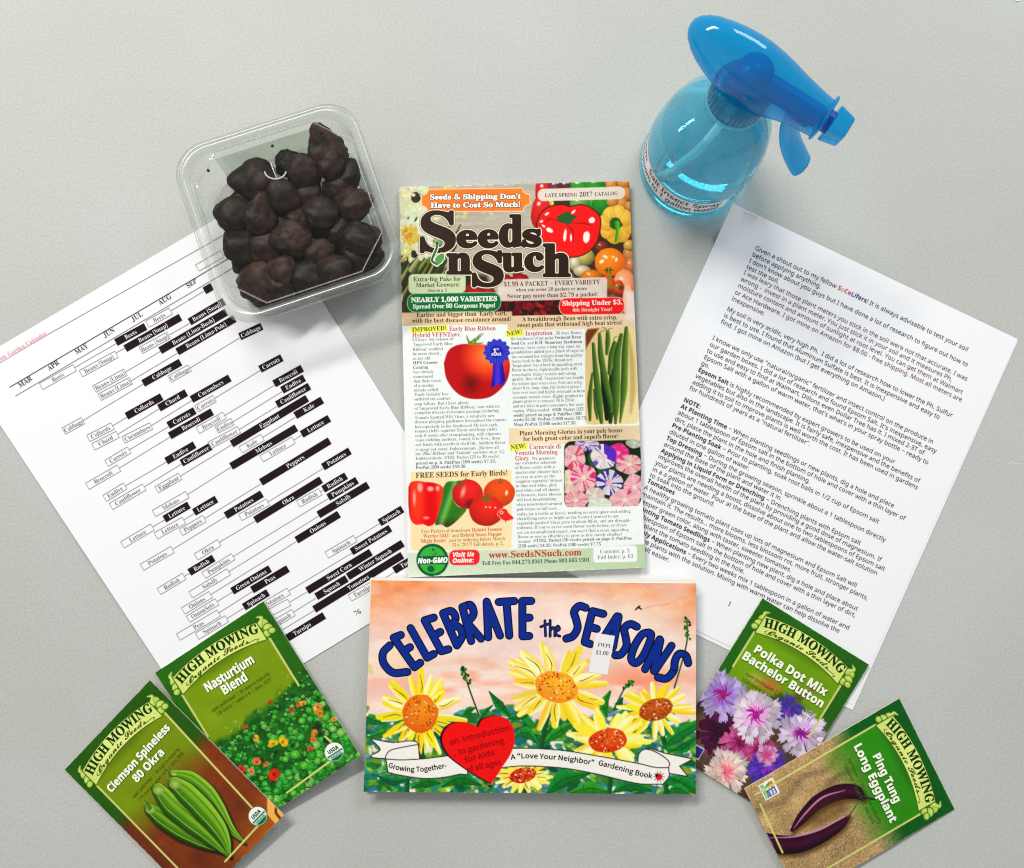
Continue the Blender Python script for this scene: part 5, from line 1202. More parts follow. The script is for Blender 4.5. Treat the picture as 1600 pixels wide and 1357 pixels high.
# --- okra on a brown board
ko = cr(80, 1040, 4.28)
def art_okra(p, H):
    X, Y = p.LX, p.LY
    n = fbm(X/26, Y/16, 8, 4); m = fbm(X/5, Y/40, 12, 3)
    wood = np.array([112, 54, 24])[None]*(.66+.5*n[:, None]+.18*m[:, None])+np.clip((Y-125)/30, 0, 1)[:, None]*np.array([66, 44, 6])*np.clip((X-30)/50, 0, 1)[:, None]
    inn = (X > 8.6) & (X < 89.2)
    a = np.clip((Y-58-np.where(inn, 4*np.sin(X/14), -2))/np.where(inn, 30, 16), 0, 1)
    p.C = p.C*(1-a[:, None])+wood*a[:, None]
    shadow = np.clip(1-np.hypot((X-20)/40, (Y-92)/22), 0, 1)*.0
    p.C = p.C*(1-shadow[:, None])
    p.poly([(91, 142), (101, 132), (101, H+2), (90, H+2)], (226, 176, 92), soft=1); p.brush([(96, 152), (97, 146), (101, 143)], [2.2], (110, 50, 20), soft=.8)
    p.loc = False
    def pod(pts, w, c1=(152, 194, 66), c2=(30, 74, 8)):
        pp = [ko(*q) for q in pts]; sp = smooth_path(pp, 8)
        p.brush([(x+3.5, y+4) for x, y in pp], [v*1.08 for v in w], (26, 16, 4), soft=4, a=.8)
        p.brush(pp, w, c2, c2, sm=8); p.brush(pp, [v*.94 for v in w], c1, c2, sm=8, mid=(98, 148, 32))
        for off, cc in ((-.55, (176, 210, 90)), (-.18, (70, 120, 20)), (.12, (140, 186, 60)), (.45, (44, 88, 12))):
            W = np.interp(np.linspace(0, 1, len(sp)), np.linspace(0, 1, len(w)), w); d = np.gradient(sp, axis=0); d /= np.linalg.norm(d, axis=1)[:, None]
            rp = sp+np.stack([-d[:, 1], d[:, 0]], -1)*(W*off*-.5)[:, None]; p.brush(rp[2:-2], [1.3, 1.6, .8], cc, sm=0, soft=1.2, a=.75)
        e = sp[0]; p.ell(e[0]+1, e[1]+1, w[0]*.42, w[0]*.36, 0, (170, 196, 100), col2=(80, 110, 40), soft=1)
    pod([(815, 725), (930, 760), (1040, 850), (1120, 960), (1195, 1090), (1290, 1185)], [13, 26, 27, 22, 15, 3]); p.brush([ko(*q) for q in ((830, 760), (790, 745), (785, 720))], [9, 6], (120, 150, 50), (60, 80, 20))
    pod([(660, 960), (740, 1020), (860, 1100), (990, 1175), (1130, 1245)], [19, 29, 30, 20, 4], (112, 160, 44), (20, 58, 6)); p.brush([ko(*q) for q in ((655, 955), (640, 930), (625, 905))], [8, 6, 3], (120, 150, 50), (60, 90, 20))
    pod([(715, 830), (800, 930), (930, 1040), (1060, 1150), (1190, 1280)], [22, 34, 33, 24, 4]); pod([(825, 790), (900, 850), (1010, 960), (1110, 1080), (1165, 1180), (1195, 1278)], [22, 33, 34, 28, 17, 3])
    p.loc = True
# --- bachelor buttons
kb = cr(1080, 920, 3.993)
def art_bachelor(p, H):
    X, Y = p.LX, p.LY
    n = fbm(X/14, Y/14, 18, 4)
    a = np.clip((Y-62-.28*(50-X)*.4+10*(n-.5))/16, 0, 1)
    back = np.array([96, 74, 60])[None]*(.5+.9*n[:, None]); p.C = p.C*(1-a[:, None])+back*a[:, None]
    p.loc = False
    R = random.Random(4)
    for q in range(40):
        x, y = kb(R.uniform(0, 800), R.uniform(640, 1340)); p.ell(x, y, R.uniform(4, 14), R.uniform(3, 9), R.random()*3, R.choice([(80, 60, 44), (120, 96, 60), (60, 40, 40), (150, 60, 110), (100, 84, 50), (70, 60, 30)]), a=.6, soft=5)
    p.ell(*kb(480, 600), 20, 9, .4, (196, 110, 70), a=.8, soft=9); p.ell(*kb(400, 560), 14, 8, .4, (170, 170, 80), a=.8, soft=8); p.ell(*kb(640, 720), 26, 10, .6, (90, 104, 60), a=.7, soft=8)
    def button(cx, cy, r, outer, inner, cen, n=13, seed=0, sq=1.0, a0=0):
        rr = random.Random(seed); cx, cy = kb(cx, cy); r = r/3.993
        for ring in (0, 1):
            for j in range(n):
                a = 6.283*(j+.5*ring)/n+rr.uniform(-.13, .13)+a0; L = r*rr.uniform(.82, 1.08)*(1 if ring == 0 else .84)
                base = np.array([cx+r*.18*math.cos(a), cy+r*.18*sq*math.sin(a)]); tip = np.array([cx+L*math.cos(a), cy+L*sq*math.sin(a)])
                sh = rr.uniform(.78, 1.06); oc = tuple(min(255, int(v*sh)) for v in outer)
                p.brush([base, base*.45+tip*.55], [r*.10, r*.22], inner, tuple(int(.5*u+.5*v) for u, v in zip(inner, oc)), sm=3, soft=1.2)
                for s in (-1.5, -.75, 0, .75, 1.5):
                    b = a+s*.115; t2 = np.array([cx+L*rr.uniform(.9, 1.08)*math.cos(b), cy+L*rr.uniform(.9, 1.08)*sq*math.sin(b)]); m = base*.5+tip*.5
                    p.brush([m, m*.4+t2*.6, t2], [r*.11, r*.15, r*.03], oc, tuple(int(v*.80) for v in oc), sm=3, soft=1.0)
        for j in range(44):
            a = rr.uniform(0, 6.283); L = r*rr.uniform(.12, .44); b = np.array([cx, cy])
            p.brush([b, b+np.array([L*math.cos(a+.3)*.6, L*sq*math.sin(a+.3)*.6]), b+np.array([L*math.cos(a), L*sq*math.sin(a)])], [.9, 1.5, .8], tuple(min(255, max(0, v+rr.randint(-34, 30))) for v in cen), sm=3, soft=.9)
    LAV, WHT, PNK, VIO, DKP = (196, 176, 226), (238, 222, 236), (222, 130, 176), (92, 70, 176), (74, 22, 56)
    button(180, 900, 160, (84, 26, 66), (50, 12, 40), (40, 8, 30), 12, 5); button(300, 960, 120, (214, 104, 160), (170, 50, 110), (120, 20, 70), 12, 6); button(600, 770, 110, (88, 66, 180), (60, 40, 140), (110, 60, 160), 12, 7)
    button(430, 1010, 110, (196, 84, 140), (130, 30, 90), (100, 20, 60), 11, 8); button(480, 1120, 140, (96, 66, 186), (60, 30, 140), (120, 60, 170), 13, 9); button(470, 1040, 75, (232, 170, 206), (200, 90, 150), (190, 70, 130), 11, 19)
    button(200, 665, 158, LAV, (150, 110, 196), (150, 40, 110), 13, 1, a0=.2); button(690, 900, 150, (232, 214, 236), (206, 160, 210), (140, 30, 120), 13, 2, .95); button(405, 790, 168, WHT, (226, 170, 216), (170, 30, 140), 14, 3)
    button(220, 1145, 150, (240, 222, 212), (240, 180, 180), (226, 120, 136), 13, 4); button(110, 1230, 100, (232, 210, 190), (220, 170, 160), (214, 130, 130), 11, 14)
    # a corner of the emblem peeping out beside the book
    p.poly([kb(*q) for q in ((20, 965), (85, 1000), (45, 1070), (-10, 1050))], (226, 228, 236)); p.poly([kb(*q) for q in ((20, 975), (78, 1004), (46, 1060), (0, 1050))], (46, 56, 120))
    p.loc = True
# --- long purple eggplants on burlap
ke = cr(1150, 1060, 4.569)
def art_eggplant(p, H):
    X, Y = p.LX, p.LY
    n = fbm(X/16, Y/16, 28, 4); wv = np.sin(X*4.2+2*n)*np.sin(Y*4.2+3*n); fine = fbm(X*1.3, Y*1.3, 7, 2)
    bur = np.array([196, 164, 118])[None]*(.62+.42*n[:, None]+.14*wv[:, None]+.55*(fine-.42)[:, None])
    fold = .22*np.exp(-((X-18-.10*(Y-90)+3*np.sin(Y/7))/3.0)**2)*np.clip((Y-58)/20, 0, 1)+.25*np.exp(-((X-32+3*np.sin(Y/9))/2.6)**2)*np.clip((Y-50)/10, 0, 1)*np.clip((110-Y)/30, 0, 1)
    bur = bur*(1-fold[:, None])
    e = np.where((X > 8.6) & (X < 89.2), 58+10*(n-.5)*2, 48-0*X)
    a = np.clip((Y-e)/26+.2, 0, 1)*np.clip((Y-40)/12, 0, 1)
    p.C = p.C*(1-a[:, None])+bur*a[:, None]
    # brighter warm patch
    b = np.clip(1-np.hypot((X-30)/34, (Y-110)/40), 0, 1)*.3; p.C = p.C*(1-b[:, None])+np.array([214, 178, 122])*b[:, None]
    p.loc = False
    def egg(pts, w, hi):
        pp = [ke(*q) for q in pts]
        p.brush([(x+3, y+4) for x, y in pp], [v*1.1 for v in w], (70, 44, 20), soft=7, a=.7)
        p.brush(pp, w, (36, 6, 26), (20, 3, 15), sm=10, mid=(66, 12, 46)); p.brush([ke(*q) for q in hi], [.8, 2.6, 3, .8], (222, 160, 190), soft=1.6, a=.85)
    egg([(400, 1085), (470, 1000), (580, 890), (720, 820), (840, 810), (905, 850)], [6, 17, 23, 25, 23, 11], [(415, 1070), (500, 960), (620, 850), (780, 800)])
    p.brush([ke(*q) for q in ((890, 840), (930, 855), (990, 865))], [9, 4, 2.4], (54, 20, 40), (40, 30, 20))
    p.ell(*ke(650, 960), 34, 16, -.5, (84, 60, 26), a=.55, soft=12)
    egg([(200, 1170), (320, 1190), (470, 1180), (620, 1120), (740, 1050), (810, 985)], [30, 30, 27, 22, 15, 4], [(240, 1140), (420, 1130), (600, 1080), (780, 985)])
    p.brush([ke(*q) for q in ((800, 990), (830, 950), (870, 890))], [3, 1.6, 1.2], (90, 60, 50), sm=4)
    p.loc = True
    e0, e1 = BUTTER
    p.rrect(e0, e1, e0+12.4, e1+12, .6, (232, 236, 230), soft=.5, edge=(250, 250, 246), ew=.6); p.rrect(e0+.5, e1+9, e0+12, e1+11.6, .2, (30, 130, 60), soft=.5); p.rrect(e0+6.4, e1+1.2, e0+12, e1+8.8, .2, (52, 70, 140), soft=.5)
    p.brush([(e0+3.6, e1+9), (e0+3.2, e1+6), (e0+1, e1+3)], [1, 2.4, .5], (60, 150, 60), sm=4, soft=.5); p.ell(e0+3, e1+2.4, 2, 1.4, .6, (222, 110, 30), soft=.5); p.ell(e0+5, e1+2.9, 1.4, 1.5, .2, (214, 90, 24), soft=.5); p.brush([(e0+3.8, e1+9), (e0+4.2, e1+7), (e0+6, e1+5.2)], [1, 2, .4], (110, 180, 70), sm=4, soft=.5)

SM = (56, 76, 16)
packet('green seed packet of nasturtium blend, round leaves and orange blooms, tucked under the okra packet',
       [(242.5, 1051.5), (411.7, 940), (563, 1181), (393, 1291)], 0.0022,
       lambda u, v: 0.0012*np.sin(np.pi*np.clip(u, 0, 1))*np.sin(np.pi*np.clip(v, 0, 1))+0.0080*np.clip((v-.45)/.55, 0, 1)**2*(.35+.65*u)+0.0020*u**3,
       146.0, art_nasturtium, [('Nasturtium', 26, 36.4, 70, 37.0, 10.6), ('Blend', 36, 45.6, 58.5, 45.8, 10.6)],
       [('open pollinated  |  60 days to maturity', 21, 52.2, 74.5, 52.0, 4.0, SM), ('1/8 ounce  |  sows~5 ft  |  item: 7077', 23, 56.8, 73, 56.8, 4.0, SM)], 'organic', (44, 98, 20), (122, 148, 22),
       [((8.6, 27), (8.4, 66)), ((89, 28), (88.6, 72)), ((37, 139), (80, 136.5)), ((85, 118), (87, 126))])
packet('green and brown seed packet of okra, with five green pods, lying over the nasturtium packet',
       [(101, 1203), (234.5, 1063), (443.5, 1274), (309, 1413)], 0.0046,
       lambda u, v: 0.0012*np.sin(np.pi*np.clip(u, 0, 1))*np.sin(np.pi*np.clip(v, 0, 1))-0.0034*np.clip(1-u*1.25, 0, 1)*np.clip(1-v*.6, 0, 1)+0.0060*np.clip((v-.5)/.5, 0, 1)**2*u,
       152.0, art_okra, [('Clemson Spineless', 13.5, 40.0, 84.5, 38.6, 9.0), ('80 Okra', 34, 49.2, 67.5, 49.0, 9.0)],
       [('open pollinated  |  56 days to maturity', 23, 56.4, 78, 55.6, 3.8, (70, 72, 20)), ('1/16 ounce  |  sows~12 ft  |  item: 2690', 25, 61.4, 78, 60.4, 3.8, (70, 72, 20))], 'organic', (40, 84, 16), (118, 140, 18),
       [((9.5, 27), (8.8, 144)), ((90, 24), (86, 130)), ((40, 144), (81, 143))])
packet('green seed packet of purple and white bachelor button flowers, partly under the book',
       [(1191.5, 935), (1358, 1039), (1211, 1277), (1044, 1173)], 0.0030,
       lambda u, v: 0.0010*np.sin(np.pi*np.clip(u, 0, 1))*np.sin(np.pi*np.clip(v, 0, 1))-0.0009*np.clip(v-.6, 0, 1)*2.0+0.0009*(1-v)**3,
       146.0, art_bachelor, [('Polka Dot Mix', 15.5, 41.0, 83, 41.0, 9.8), ('Bachelor Button', 10.5, 50.6, 86, 50.6, 9.8)],
       [('open pollinated  |  90 days to maturity', 20, 60.5, 82.5, 60.5, 4.2, (44, 72, 12)), ('1/32 ounce  |  sows~10 ft  |  item: 7017', 20, 65.8, 82, 65.8, 4.2, (44, 72, 12))], None, (40, 94, 24), (112, 152, 24),
       [((8.6, 27), (8.6, 60)), ((89.4, 27), (89.4, 76))])
packet('green and tan seed packet of purple eggplant on burlap, the rightmost packet, turned sideways',
       [(1405, 1091.7), (1491.4, 1264.6), (1250, 1406), (1163, 1233)], 0.0040,
       lambda u, v: 0.0012*np.sin(np.pi*np.clip(u, 0, 1))*np.sin(np.pi*np.clip(v, 0, 1))-0.0022*np.clip(1-v*2.2, 0, 1)-0.0008*np.clip(u-.6, 0, 1),
       146.0, art_eggplant, [('Ping Tung', 29, 40.6, 72, 41.8, 9.6), ('Long Eggplant', 14.5, 50.8, 84, 52.0, 9.6)],
       [('heirloom  |  70 days to maturity', 21, 60.0, 80, 60.6, 3.8, (40, 90, 20)), ('1/64 ounce  |  sows~8 ft  |  item: 2410', 23, 65.0, 77, 65.6, 3.8, (40, 90, 20))], 'butterfly', (14, 84, 26), (52, 132, 22),
       [((8.6, 27), (8.6, 140)), ((89.4, 27), (89.4, 142)), ((17, 140), (60, 141.5))])
# ------------------------------------------------------------------ clear plastic
def clear_plastic(name, tint, gloss_rough=0.04, haze=0.03, hazecol=(0.9, 0.92, 0.9), ior=1.5):
    m = bpy.data.materials.new(name); m.use_nodes = True; nt = m.node_tree; nt.nodes.clear()
    out = nt.nodes.new('ShaderNodeOutputMaterial')
    tr = nt.nodes.new('ShaderNodeBsdfTransparent'); tr.inputs['Color'].default_value = (*tint, 1)
    df = nt.nodes.new('ShaderNodeBsdfDiffuse'); df.inputs['Color'].default_value = (*hazecol, 1)
    gl = nt.nodes.new('ShaderNodeBsdfGlossy'); gl.inputs['Roughness'].default_value = gloss_rough
    fr = nt.nodes.new('ShaderNodeFresnel')
    ge = nt.nodes.new('ShaderNodeNewGeometry'); mr = nt.nodes.new('ShaderNodeMapRange')   # thin film: same reflection from either face
    mr.inputs['To Min'].default_value = ior; mr.inputs['To Max'].default_value = 1.0/ior
    nt.links.new(ge.outputs['Backfacing'], mr.inputs['Value']); nt.links.new(mr.outputs['Result'], fr.inputs['IOR'])
    a = nt.nodes.new('ShaderNodeMixShader'); a.inputs[0].default_value = haze
    b = nt.nodes.new('ShaderNodeMixShader')
    nt.links.new(tr.outputs[0], a.inputs[1]); nt.links.new(df.outputs[0], a.inputs[2])
    nt.links.new(fr.outputs[0], b.inputs[0]); nt.links.new(a.outputs[0], b.inputs[1]); nt.links.new(gl.outputs[0], b.inputs[2])
    nt.links.new(b.outputs[0], out.inputs['Surface'])
    return m

def rsquare(h, r, n=14, cham=0.0):
    """rounded square outline, half side h, corner radius r"""
    pts = []
    for (cx, cy, a0) in ((h-r, h-r, 0), (-(h-r), h-r, 90), (-(h-r), -(h-r), 180), (h-r, -(h-r), 270)):
        for k in range(n+1):
            q = math.radians(a0+90*k/n)
            x, y = cx+r*math.cos(q), cy+r*math.sin(q)
            if cham:   # straight cut across the corner
                t = k/n; e0 = (cx+r*math.cos(math.radians(a0)), cy+r*math.sin(math.radians(a0))); e1 = (cx+r*math.cos(math.radians(a0+90)), cy+r*math.sin(math.radians(a0+90)))
                lx, ly = e0[0]*(1-t)+e1[0]*t, e0[1]*(1-t)+e1[1]*t
                x, y = x*(1-cham)+lx*cham, y*(1-cham)+ly*cham
            pts.append((x, y))
    return pts

def loft(name, rings, mat, parent, xf, cap0=False, cap1=False, smooth=True):
    n = len(rings[0][0]); V = []; Fc = []
    for pts, z in rings:
        for i, (x, y) in enumerate(pts): V.append(xf(x, y, z))
    for l in range(len(rings)-1):
        for k in range(n): Fc.append((l*n+k, l*n+(k+1) % n, (l+1)*n+(k+1) % n, (l+1)*n+k))
    if cap0: Fc.append(tuple(range(n-1, -1, -1)))
    if cap1: Fc.append(tuple((len(rings)-1)*n+k for k in range(n)))
    return mesh_obj(name, V, Fc, mat, parent, smooth=smooth)

def build_tub():
    HT = 0.040
    c = P((263.5+539.6+640.7+359)/4, (238+143+422+516.5)/4, HT)
    cx, cy = c[0], c[1]; ang = math.radians(19.3); ca, sa = math.cos(ang), math.sin(ang)
    root = empty('plastic_tub', (cx, cy, 0), 'clear square plastic tub with a snap lid, full of dark chocolate lumps', 'plastic tub')
    z0 = 0.0012
    xf = lambda x, y, z: (cx+x*ca-y*sa, cy+x*sa+y*ca, z0+z)
    MP = clear_plastic('clear_tub_plastic', (0.955, 0.97, 0.955), 0.13, 0.025, ior=1.4)
    ML = clear_plastic('clear_lid_plastic', (0.98, 0.985, 0.98), 0.04, 0.006, ior=1.28)
    MR = clear_plastic('clear_rim_plastic', (0.90, 0.915, 0.89), 0.20, 0.05)
    r = lambda h, q, n=14, ch=0.0: rsquare(h*1.018, q*.82, n, ch)
    loft('tub_body', [(r(.044, .018), .0022), (r(.0455, .0185), .0002), (r(.0475, .0190), .0006), (r(.0490, .0200), .004), (r(.0503, .0212), .018), (r(.0517, .0225), .0345), (r(.0520, .023), .0358)], MP, root, xf, cap0=True)
    loft('tub_rim', [(r(.0520, .023), .0358), (r(.0526, .0234), .0366), (r(.0560, .0250), .0366), (r(.0572, .0255), .0358), (r(.0576, .0257), .0335), (r(.0572, .0255), .0330)], MR, root, xf)
    prof = [(.0585, .0262, .0338), (.0582, .0260, .0372), (.0570, .0255, .0394), (.0552, .0246, .0400), (.0532, .0238, .0394), (.0520, .0230, .0372), (.0505, .0226, .0362)]
    lid = loft('snap_lid', [(r(h_, q_), z_) for h_, q_, z_ in prof], MR, root, xf)
    loft('lid_panel', [(r(.0505, .0226), .0362), (r(.0500, .0240, 14, .6), .0360), (r(.0496, .0240, 14, 1.0), .0362), (r(.0490, .0240, 14, 1.0), .0386), (r(.0484, .0238, 14, 1.0), .0392)], ML, lid, xf, cap1=True, smooth=False)
    mr_ = clear_plastic('lid_highlight_plastic', (.86, .86, .86), .2, .10, ior=1.7)  # pale loop added along the panel edge to imitate its highlight line
    oc = r(.0496, .0240, 14, 1.0); loopo = [xf(x, y, .0384) for x, y in oc]
    tube('lid_highlight_line', loopo+[loopo[0]], .00045, mr_, lid, 8, caps=False)
    # thumb notch: a half-moon ridge on the lid, with a pale bar imitating a tube lamp's reflection
    k = cr(250, 130, 3.48)
    mt = clear_plastic('notch_plastic', (0.9, 0.9, 0.9), 0.10, 0.45)
    def on(x, y, z): w = P(*k(x, y), z0+.0398+z); return w
    tube('thumb_notch', [on(575+58*math.cos(t)+52, 478-44*math.sin(t)*-1, .0004) for t in np.linspace(0.1, math.pi-0.1, 12)], 0.0005, mt, lid, 6)
    tube('notch_reflection', [on(600, 430, .0003), on(634, 518, .0003)], 0.0004, mt, lid, 6)
    # pale green paper label stuck round the far wall and under the base
    M_LAB = blue_plastic('thin_label_paper', (1, 1, 1), (.93, .95, .92), .42, .5)
    ln = M_LAB.node_tree; va_ = ln.nodes.new('ShaderNodeVertexColor'); va_.layer_name = 'Col'
    for nd in ln.nodes:
        if nd.type in ('BSDF_DIFFUSE', 'BSDF_TRANSLUCENT'): ln.links.new(va_.outputs['Color'], nd.inputs['Color'])
    nx, ny = 80, 60; U, T = np.meshgrid(np.linspace(0, 1, nx), np.linspace(0, 1, ny))
    yy = np.interp(T, [0, .42, .52, 1], [.0527, .0509, .0470, .0180]); zz_ = np.interp(T, [0, .42, .52, 1], [.024, .0042, -.0002, -.0002])
    xx = -.035+.073*U; V = np.stack(xf(xx, yy, zz_), -1).reshape(-1, 3)
    col = np.zeros((ny, nx, 3))+np.array([208, 216, 206])
    nz = fbm(U*6, T*5, 3, 3); g = (T < .80)*(U > .06); col = np.where(g[..., None] > 0, np.array([190, 206, 186])+(nz[..., None]-.5)*34, col)
    bc = (T > .62)*(T < .80)*(U > .08)*(U < .40); st = (np.sin(U*190+3*np.sin(U*31)) > .1)
    col = np.where((bc > 0)[..., None], np.where(st[..., None], np.array([176, 150, 142]), np.array([222, 216, 210])), col)
    idx = np.arange(nx*ny).reshape(ny, nx); fq = np.stack([idx[:-1, :-1], idx[1:, :-1], idx[1:, 1:], idx[:-1, 1:]], -1).reshape(-1, 4)
    mesh_obj('wall_label', V, fq, M_LAB, root, cols=ink(col.reshape(-1, 3)))
    return cx, cy, ca, sa

def P2(w):
    r = RM.T @ (np.array(w)-np.array([0, 0, D])); return (CX+F*r[0]/-r[2], CY-F*r[1]/-r[2])

def build_chocolates():
    m, nt, b = nmat('dark_chocolate')
    tc = nt.nodes.new('ShaderNodeTexCoord'); n = nt.nodes.new('ShaderNodeTexNoise'); n.inputs['Scale'].default_value = 120; n.inputs['Detail'].default_value = 4
    nt.links.new(tc.outputs['Object'], n.inputs['Vector'])
    rp = nt.nodes.new('ShaderNodeValToRGB'); rp.color_ramp.elements[0].position = .35; rp.color_ramp.elements[0].color = (.0055, .0028, .0018, 1); rp.color_ramp.elements[1].position = .75; rp.color_ramp.elements[1].color = (.040, .0175, .0098, 1)
    oi = nt.nodes.new('ShaderNodeObjectInfo'); hs = nt.nodes.new('ShaderNodeHueSaturation'); mr = nt.nodes.new('ShaderNodeMapRange'); mr.inputs['To Min'].default_value = .4; mr.inputs['To Max'].default_value = 1.7
    nt.links.new(oi.outputs['Random'], mr.inputs['Value']); nt.links.new(mr.outputs['Result'], hs.inputs['Value'])
    nt.links.new(n.outputs['Fac'], rp.inputs[0]); nt.links.new(rp.outputs['Color'], hs.inputs['Color']); nt.links.new(hs.outputs['Color'], b.inputs['Base Color'])
    bp = nt.nodes.new('ShaderNodeBump'); bp.inputs['Strength'].default_value = .35; bp.inputs['Distance'].default_value = .0006
    nt.links.new(n.outputs['Fac'], bp.inputs['Height']); nt.links.new(bp.outputs['Normal'], b.inputs['Normal'])
    b.inputs['Roughness'].default_value = .48; b.inputs['Specular IOR Level'].default_value = .16
    k = cr(250, 130, 3.48)
    # x, y, radius, flatness, height of centre (mm), tip (angle deg, length) or None, label
    L = [
     (955, 360, 92, .62, 19, (115, .75), 'peaked dark chocolate lump with a jagged shell, topmost in the tub corner by the catalogue'),
     (925, 440, 72, .62, 22, None, 'round chocolate lump just below the jagged peaked one'),
     (1045, 505, 84, .60, 15, (60, .35), 'chocolate lump against the right wall, below the jagged peaked one'),
     (785, 488, 86, .60, 20, None, 'big smooth chocolate lump at the top edge of the pile, right of the thumb notch'),
     (705, 440, 64, .55, 15, (120, .3), 'small chocolate lump peeping out behind the big smooth one at the pile top'),
     (520, 522, 100, .55, 17, (190, .5), 'wide chocolate lump at the top left of the pile, left of the thumb notch'),
     (400, 712, 88, .58, 18, None, 'smooth round chocolate lump sticking out farthest left in the tub'),
     (408, 905, 98, .56, 16, None, 'big chocolate lump on the left wall, below the farthest left one'),
     (545, 745, 74, .72, 24, (80, .8), 'chocolate lump with a pointed upright tip, left of the pile centre'),
     (668, 625, 84, .58, 22, None, 'chocolate lump under the thumb notch, above the pile centre'),
     (878, 700, 82, .55, 25, None, 'pale brown smooth chocolate lump right of the pile centre'),
     (1068, 650, 86, .58, 20, (10, .3), 'chocolate lump touching the right wall, halfway up the tub'),
     (720, 845, 84, .50, 25, (200, .4), 'brown oval chocolate lump in the very middle of the pile'),
     (575, 905, 84, .62, 19, None, 'dark chocolate lump between the left wall lump and the middle oval one'),
     (500, 1085, 98, .56, 18, None, 'big chocolate lump in the lower left corner of the tub'),
     (655, 1020, 70, .58, 24, None, 'small round chocolate lump above the lower left wedge shaped one'),
     (655, 1140, 84, .60, 20, (120, .55), 'wedge shaped chocolate lump near the lower wall of the tub'),
     (820, 1075, 88, .56, 21, None, 'chocolate lump in the middle of the lower row'),
     (935, 1025, 78, .62, 24, (20, .4), 'ridged chocolate lump with a shiny edge in the lower row'),
     (865, 925, 72, .60, 22, None, 'chocolate lump right below the pile centre, above the lower row'),
     (1055, 850, 88, .50, 25, (335, .55), 'curved chocolate lump with a shiny grey ridge, right of the centre'),
     (1085, 940, 80, .60, 22, (10, .45), 'reddish chocolate lump with a long thin tip pointing at the right wall'),
     (1175, 820, 76, .60, 17, None, 'chocolate lump in the right corner, above the long tipped one'),
     (1175, 1000, 80, .55, 15, None, 'chocolate lump in the lower right corner of the tub'),
     (1040, 1085, 76, .55, 16, None, 'chocolate lump by the lower wall, left of the lower right corner'),
     (560, 1205, 72, .55, 12, None, 'low chocolate lump deep in the bottom left, behind the lid chamfer'),
     (790, 1190, 80, .50, 12, None, 'low chocolate lump half hidden under the lower wall of the rim'),
     (960, 800, 72, .60, 20, None, 'dark chocolate lump left of the curved shiny one'),
     (970, 590, 80, .55, 16, None, 'very dark chocolate lump in the hollow right of the thumb notch'),
     (470, 620, 60, .5, 13, (215, .8), 'flaky chocolate lump with a thin crumb edge at the upper left'),
     (790, 590, 76, .55, 16, None, 'dark chocolate lump below the big smooth top one'),
     (390, 1000, 62, .55, 11, None, 'small chocolate lump low against the left wall'),
     (770, 745, 70, .55, 19, None, 'dark chocolate lump left of the pale brown smooth one'),
     (470, 820, 62, .6, 12, None, 'dark chocolate lump wedged between the two left wall lumps'),
     (600, 820, 60, .6, 13, None, 'dark chocolate lump low in the gap left of the middle oval one'),
     (780, 960, 60, .6, 13, None, 'dark chocolate lump low in the gap below the middle oval one'),
     (880, 790, 62, .6, 13, None, 'dark chocolate lump low in the gap below the pale brown smooth one'),
     (985, 700, 60, .6, 14, None, 'dark chocolate lump low in the gap right of the pale brown smooth one'),
     (1000, 930, 60, .6, 13, None, 'dark chocolate lump low in the gap between ridged and curved ones'),
     (590, 1080, 58, .6, 13, None, 'dark chocolate lump low in the gap of the lower left corner'),
     (735, 1090, 58, .6, 12, None, 'dark chocolate lump low in the gap beside the wedge shaped one'),
     (895, 1150, 70, .5, 12, None, 'flat chocolate lump against the lower wall, below the ridged one'),
    ]
    import bmesh
    from mathutils import noise as mnoise
    for i, (x, y, r, fl, zc, tip, lab) in enumerate(L):
        zz_ = zc/1000.0
        c = P(*k(x, y), zz_); rad = r/3.48/2330.0*1.13
        bm = bmesh.new(); bmesh.ops.create_icosphere(bm, subdivisions=4, radius=1.0)
        rr = random.Random(i*7+1); ph = [rr.uniform(0, 6.28) for _ in range(9)]
        a = math.radians(tip[0]) if tip else 0; tl = tip[1] if tip else 0
        tilt = (rr.uniform(-.35, .35), rr.uniform(-.35, .35)); st = rr.uniform(0, 3.14); el = rr.uniform(.86, 1.0)
        td = np.array([math.cos(a)*.92, math.sin(a)*.92, .38]); td /= np.linalg.norm(td)
        for v in bm.verts:
            n_ = np.array(v.co)
            w = 1+.05*math.sin(3*n_[0]+ph[0])*math.sin(3.4*n_[1]+ph[1])+.04*math.sin(5*n_[1]+4*n_[2]+ph[2])+.025*math.sin(9*n_[0]+7*n_[2]+ph[3])*math.sin(8*n_[1]+ph[4])
            # thick skirt near the base like a dipped sweet
            w += .07*math.exp(-((n_[2]+.35)/.22)**2)*(1+.5*math.sin(5*math.atan2(n_[1], n_[0])+ph[5]))
            q3 = Vector(n_*1.7)+Vector((i*3.1, 0, 0))
            rg = .11 if i % 4 == 0 else .03
            w += .10*(mnoise.noise(q3))+rg*(max(0, .30-abs(mnoise.noise(q3*1.3)))*3.3)**1.5+.022*mnoise.noise(q3*4)+.014*mnoise.noise(q3*9)+.008*mnoise.noise(q3*18)
            p = n_*w
            d = float(n_@td)
            if tl and d > .55: p = p+td*tl*((d-.55)/.45)**2.2
            z = p[2]*fl*.92*(1.0 if p[2] > 0 else .75)
            ex, ey = p[0]*math.cos(st)+p[1]*math.sin(st), -p[0]*math.sin(st)+p[1]*math.cos(st); ey *= el
            px, py = ex*math.cos(st)-ey*math.sin(st), ex*math.sin(st)+ey*math.cos(st)
            z += px*tilt[0]*.6+py*tilt[1]*.6
            v.co = (px*rad, py*rad, z*rad)
        me = bpy.data.meshes.new('chocolate_lump'); bm.to_mesh(me); bm.free()
